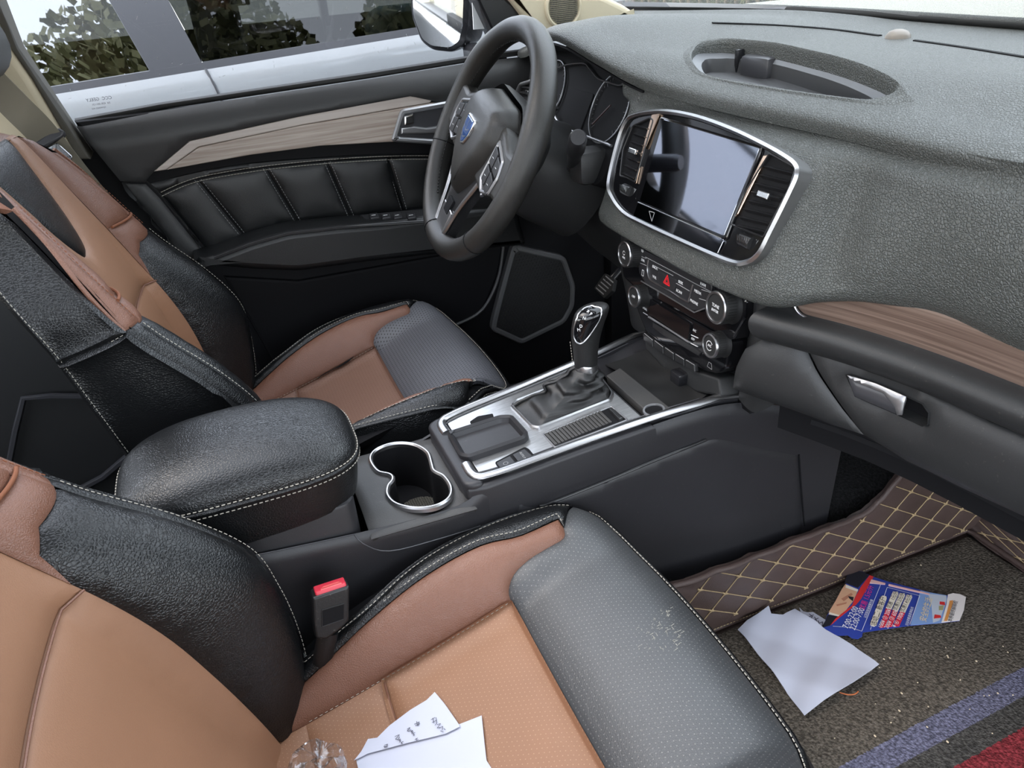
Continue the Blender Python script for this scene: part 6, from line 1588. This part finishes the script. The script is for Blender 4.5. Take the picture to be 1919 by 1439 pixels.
ink('print_photo', [(300, 400), (420, 330), (440, 350), (330, 430)], col('print_skin_dark', (.45, .20, .12)))
ink('print_photo', [(240, 470), (370, 440), (360, 460), (250, 490)], MT['print_skin_dark'])
ink('print_photo', [(380, 370), (450, 380), (440, 430), (400, 400)], MT['print_black'])
ink('print_black', [(150, 590), (280, 618), (170, 720), (80, 745), (130, 610)], MT['print_black'])
ink('print_red', [(640, 120), (690, 135), (630, 240), (540, 400), (480, 470), (300, 610), (170, 720), (230, 640), (430, 480), (470, 380), (540, 250)], col('print_red', (.62, .03, .03)))
ink('print_sky', [(1250, 300), (1360, 325), (1560, 360), (1570, 400), (1500, 690), (1130, 718), (1180, 540)], col('print_sky', (.20, .32, .58)))
ink('print_grey', [(1340, 340), (1560, 365), (1560, 420), (1480, 660), (1400, 690), (1380, 470)], col('print_grey', (.50, .54, .60)))
ink('print_white', [(1580, 350), (1640, 335), (1720, 345), (1795, 380), (1770, 540), (1720, 660), (1500, 688), (1560, 470)], col('print_white', (.78, .72, .68)))
ink('print_orange', [(1600, 425), (1640, 420), (1640, 450), (1570, 668), (1530, 668), (1570, 540)], col('print_orange', (.72, .30, .08)))
for P in ([(1480, 435), (1540, 440), (1545, 480), (1480, 470)], [(1420, 590), (1490, 600), (1500, 630), (1410, 640)]): ink('print_red', P, MT['print_red'])
ink('print_badge', [(1470, 490), (1530, 480), (1520, 540), (1470, 540)], col('print_olive', (.35, .33, .16)))
for P in ([(640, 215), (660, 170), (830, 215), (825, 232)], [(870, 225), (1360, 340), (1355, 358), (865, 245)]): ink('print_pink', P, col('print_pink', (.75, .45, .42)))
ink('print_cap', [(770, 380), (800, 365), (840, 375), (845, 400), (720, 725), (690, 735), (650, 720), (650, 690)], MT['print_cream'])
for k, x in enumerate((920, 1000, 1085)):
    dy = 20*k
    ink('print_box', [(x, 315+dy), (x+60, 320+dy), (x+65, 345+dy), (x-20, 530+dy), (x-85, 510+dy)], MT['print_cream'])
    ink('print_red', [(x-85, 518+dy), (x-20, 535+dy), (x-90, 740-5*k), (x-160, 750-8*k)], col('print_crimson', (.60, .02, .05)))
for L in ([(740, 230), (650, 215)], [(770, 240), (545, 795)], [(545, 795), (400, 750), (200, 735)], [(850, 270), (815, 370)], [(850, 268), (1240, 370), (1120, 715)], [(660, 740), (650, 775)]):
    strokes('print_line', [lz(L)], lp, .0013, .0006, MT['mark_white'], lf)
def ltext(s, p, q, size, m, off=.0014):
    a = Vector(lz([p])[0]); b = Vector(lz([q])[0]); d = (b-a); an = math.atan2(d.y, d.x); c = (a+b)/2
    text('print_text', s, lp.mat() @ Matrix.Translation((c.x, c.y, off)) @ Matrix.Rotation(an, 4, 'Z'), size, m, lf, .00002)
ltext('7:00-22:00', (355, 740), (470, 520), .0118, MT['mark_white']); ltext('22:00-7:00', (440, 755), (545, 540), .0118, MT['mark_white'])
ltext('活动二: 新客户', (690, 700), (800, 410), .0105, MT['print_black'])
for k, (s_, x) in enumerate((('优惠  1元/升', 920), ('优惠1.2元/升', 1000), ('优惠1.4元/升', 1085))):
    ltext(s_, (x-50, 500+20*k), (x+35, 335+20*k), .0078, MT['print_black'])
for k, (s_, x) in enumerate((('100¥ ② 20¥', 860), ('200¥ ③ 60¥', 940), ('¥ ④ 100¥', 1020))): ltext(s_, (x-85, 730), (x+5, 560+15*k), .0085, MT['mark_white'])
ltext('优惠 1.5元/升', (555, 520), (660, 260), .010, col('print_magenta', (.70, .03, .22)))
ltext('以实际加油金额为准', (590, 620), (665, 430), .0048, MT['mark_white']); ltext('活动详情请咨询站点', (1090, 715), (1150, 520), .0048, MT['mark_white'])
ltext('安全的生活', (1290, 640), (1350, 430), .011, col('print_gold', (.80, .62, .30))); ltext('本券最终解释权', (1610, 655), (1670, 460), .007, MT['print_black'])
# ------------------------------------------------------------------ papers and bottle on the passenger seat
def SPl(lift): return lambda u, y: SP(u, y)+Vector((.0, .0, lift+.0012*math.sin(u*60)*math.sin(y*50)))
lo_ = [hit(p, SPl(.0062), (-.05, -.35)) for p in ((690, 1385), (862, 1357), (903, 1341), (908, 1390), (912, 1425), (921, 1439), (924, 1450), (674, 1450), (668, 1425))]
o = panel('paper_sheet', lo_, SPl(.0062), MT['paper'], None, .008, 0, .02, 0, .004, 1, .0006); tag(o, 'lower blank white sheet on the passenger seat, under the sheet with handwriting', 'paper')
up_ = [hit(p, SPl(.0088), (-.05, -.35)) for p in ((815, 1297), (832, 1317), (860, 1357), (862, 1362), (835, 1375), (766, 1392), (690, 1412), (664, 1425), (680, 1405), (700, 1390), (730, 1360), (770, 1330), (800, 1312))]
o2 = panel('paper_sheet', up_, SPl(.0088), MT['paper'], None, .008, 0, .02, 0, .004, 1, .0006); tag(o2, 'upper white sheet with handwritten figures on the passenger seat', 'paper')
c_ = SPl(.0101)
up0 = [c_(*hit(p, c_, (-.05, -.35))) for p in ((700, 1400), (815, 1320), (850, 1362))]
ex_ = (up0[1]-up0[0]).normalized(); n_ = (up0[1]-up0[0]).cross(up0[2]-up0[0]).normalized(); n_ = n_ if n_.z > 0 else -n_
HP = Pl(up0[0], ex_, n_.cross(ex_))
ZX, ZY, ZK = 560, 1260, 400/1919.0
def hz(P): return HP.pxs([(ZX+a*ZK, ZY+b*ZK) for a, b in P], .0006)
HW = [[(1190, 425), (1225, 405)], [(1205, 410), (1215, 455)], [(1200, 450), (1240, 430)], [(1235, 405), (1240, 460), (1225, 475)], [(1245, 470), (1275, 460), (1245, 500), (1270, 495)], [(1265, 500), (1295, 485), (1290, 520)], [(1275, 525), (1300, 535)], [(1305, 505), (1318, 515)],
 [(1040, 465), (1085, 445)], [(1060, 440), (1070, 480)], [(1050, 480), (1090, 460)], [(1080, 445), (1075, 478)],
 [(975, 510), (1000, 495), (990, 515), (975, 525), (990, 530), (1010, 515)], [(1005, 530), (1025, 520), (1012, 538), (1030, 535), (1015, 552)], [(1045, 540), (1025, 552), (1040, 560), (1030, 570)],
 [(865, 575), (905, 560), (880, 590), (870, 600), (895, 605), (905, 580)], [(895, 610), (915, 600), (905, 615), (918, 615), (905, 628)], [(940, 620), (920, 630), (932, 640), (922, 640)],
 [(770, 655), (800, 645), (775, 675), (765, 665), (795, 670), (800, 655)], [(1045, 605), (1070, 590)], [(1055, 592), (1060, 612), (1075, 603)]]
strokes('handwriting', [hz(q) for q in HW], HP, .0002, .0006, MT['ink'], o2)
bt = empty('plastic_bottle', (.27, -.455, .28), 'clear ribbed plastic bottle lying beside the papers on the passenger seat', 'bottle')
bmx = Matrix.Translation((.252, -.445, .279)) @ Matrix.Rotation(math.radians(-14), 4, 'Z') @ Matrix.Rotation(math.radians(90), 4, 'Y')
prof = [(.0, .004), (.012, .002), (.020, .0), (.026, .005), (.0285, .012), (.029, .02), (.0275, .03), (.029, .034), (.0275, .044), (.029, .05), (.029, .10), (.027, .12), (.018, .145), (.011, .155), (.011, .17)]
bm = bmesh.new(); n = 40; rings = []
for r_, z_ in prof:
    rings.append([bm.verts.new(bmx @ Vector((r_*(1+(.04 if z_ < .014 else 0)*math.cos(5*2*math.pi*k/n))*math.cos(2*math.pi*k/n), r_*(1+(.04 if z_ < .014 else 0)*math.cos(5*2*math.pi*k/n))*math.sin(2*math.pi*k/n), z_+(.003*math.cos(5*2*math.pi*k/n) if z_ < .006 else 0)))) for k in range(n)])
for A, B in zip(rings, rings[1:]):
    for k in range(n): bm.faces.new((A[k-1], A[k], B[k], B[k-1]))
bmo('bottle_body', bm, MT['clear_plastic'], bt)
lathe('bottle_cap', [(.0135, .165), (.0135, .182), (.012, .184), (0, .184)], bmx, MT['mark_white'], bt)
# dirt marks on the front pad
dm = bmesh.new(); rs = random.Random(11)
spots = [(1250, 1150), (1232, 1165), (1240, 1185), (1225, 1200), (1262, 1205), (1275, 1195), (1215, 1222), (1240, 1222), (1200, 1220), (1255, 1178), (1268, 1210), (1228, 1178), (1210, 1190), (1245, 1160)]
for i in range(60):
    b = spots[rs.randrange(len(spots))]; a0_ = (b[0]+rs.gauss(0, 5), b[1]+rs.gauss(0, 4)); an = rs.choice((-.5, -.4, .9, 1.0, -.6)); L = rs.uniform(1.5, 8)
    P = [(a0_[0]+L*t*math.cos(an)+rs.gauss(0, .6), a0_[1]+L*t*math.sin(an)+rs.gauss(0, .6)) for t in (0, .5, 1)]
    tube_bm(dm, [SP(*hit(q, SP, (-.05, -.1)))+Vector((0, 0, .0042)) for q in P], rs.uniform(.00015, .0004), False, 4)
bmo('dry_smear', dm, mat('smear', (.30, .29, .25), .9), PASS)['kind'] = 'stuff'
TD = Vector((-.73, .008, .010))
def SPd(u, y): return SP(u, y)+TD
tr = [SPd(*hit(p, SPd, (-.13, -.28)))+Vector((0, 0, .003)) for p in ((596, 712), (610, 703), (622, 697), (640, 688), (652, 680), (664, 671))]
tube('seam_tear', tr, [.0006, .0012, .0008, .0022, .0034, .0008], MT['deep_black'], DRV, n=6, flat=.4, up=(0, 0, 1))
# ------------------------------------------------------------------ belt buckle of the passenger seat
bk_ = empty('belt_buckle', (.14, -.40, .25), 'worn black belt buckle with red release button beside the passenger seat', 'belt buckle')
BPl = Pl((.142, -.395, .36), (-.05, 1, .02), (-.25, 0, 1))
bo_ = rnd(BPl.pxs([(586, 1121), (656, 1098), (655, 1164), (640, 1180), (612, 1200), (592, 1198), (588, 1170)]), .003)
plate('buckle_case', bo_, BPl, -.020, 0, MT['worn_black'], bk_, .003, 3)
plate('case_window', rnd(BPl.pxs([(604, 1143), (645, 1131), (645, 1160), (604, 1174)]), .002), BPl, -.001, .0005, MT['deep_black'], bk_, .0002)
frame('window_edge', rnd(BPl.pxs([(602, 1143), (646, 1130), (646, 1161), (603, 1176)]), .002), .0012, BPl, -.001, .001, MT['worn_black'], bk_, .0003)
e0 = BPl.px(586, 1121); e1_ = BPl.px(656, 1098)
rb = Pl(BPl.pt(*e0, -.010), BPl.pt(*e1_, -.010)-BPl.pt(*e0, -.010), -BPl.n)
wL = (BPl.pt(*e1_, 0)-BPl.pt(*e0, 0)).length
rb_n = rb
up_s = 1 if rb.n.z > 0 else -1
plate('release_button', rnd([(.004, -.0075), (wL-.003, -.0075), (wL-.003, .0085), (.004, .0085)], .002), rb, -.003*up_s, .004*up_s, MT['red_plastic'], bk_, .0015)
plate('button_step', rnd([(.010, -.0068), (wL-.007, -.0068), (wL-.010, -.001), (.014, -.001)], .001), rb, .002*up_s, .0055*up_s, mat('red_bright', (.75, .12, .12), .4), bk_, .0012)
tube('buckle_stalk', [BPl.pt(*BPl.px(618, 1195), -.01), BPl.pt(*BPl.px(610, 1240), -.012), Vector((.125, -.44, .15)), Vector((.12, -.46, .03))], .012, MT['worn_black'], bk_, n=8, flat=.5, up=(1, 0, 0))
o = None
gl_ = on(560, 1262, 'x', .13)
bm = bmesh.new(); bmesh.ops.create_icosphere(bm, subdivisions=3, radius=.018, matrix=Matrix.Translation(gl_-Vector((.01, 0, 0))) @ Matrix.Diagonal((.8, 1, 1.2, 1)))
for v in bm.verts: v.co += Vector((math.sin(v.co.z*300), math.cos(v.co.y*280), math.sin(v.co.x*320)))*.0015
o = bmo('rag', bm, mat('rag_grey', (.11, .115, .11), .8), None); tag(o, 'grey crumpled rag wedged between passenger seat and console', 'rag')
# brake pedal seen past the column
pd = empty('pedal', (-.50, .33, .30), "ribbed foot pedal in the dark driver's footwell", 'pedal')
PP = Pl(on(1136, 528, 'y', .30), (1, 0, 0), (0, .5, .86))
po_ = rnd(PP.pxs([(1113, 540), (1133, 512), (1152, 524), (1148, 545), (1132, 560)]), .004)
plate('pedal_pad', po_, PP, -.008, 0, MT['rubber'], pd, .002)
for i in range(5):
    t = i/4; a = Vector(PP.px(1118+18*t, 540-22*t)); b = Vector(PP.px(1132+18*t, 552-22*t))
    strokes('pedal_rib', [[tuple(a), tuple(b)]], PP, .0006, .0025, MT['mark_grey'], pd)
tube('pedal_arm', [PP.pt(*PP.px(1135, 530), -.008), PP.pt(*PP.px(1135, 530), -.02)+Vector((0, .12, .12)), Vector((-.48, .70, .50))], .010, MT['car_black'], pd, n=8)
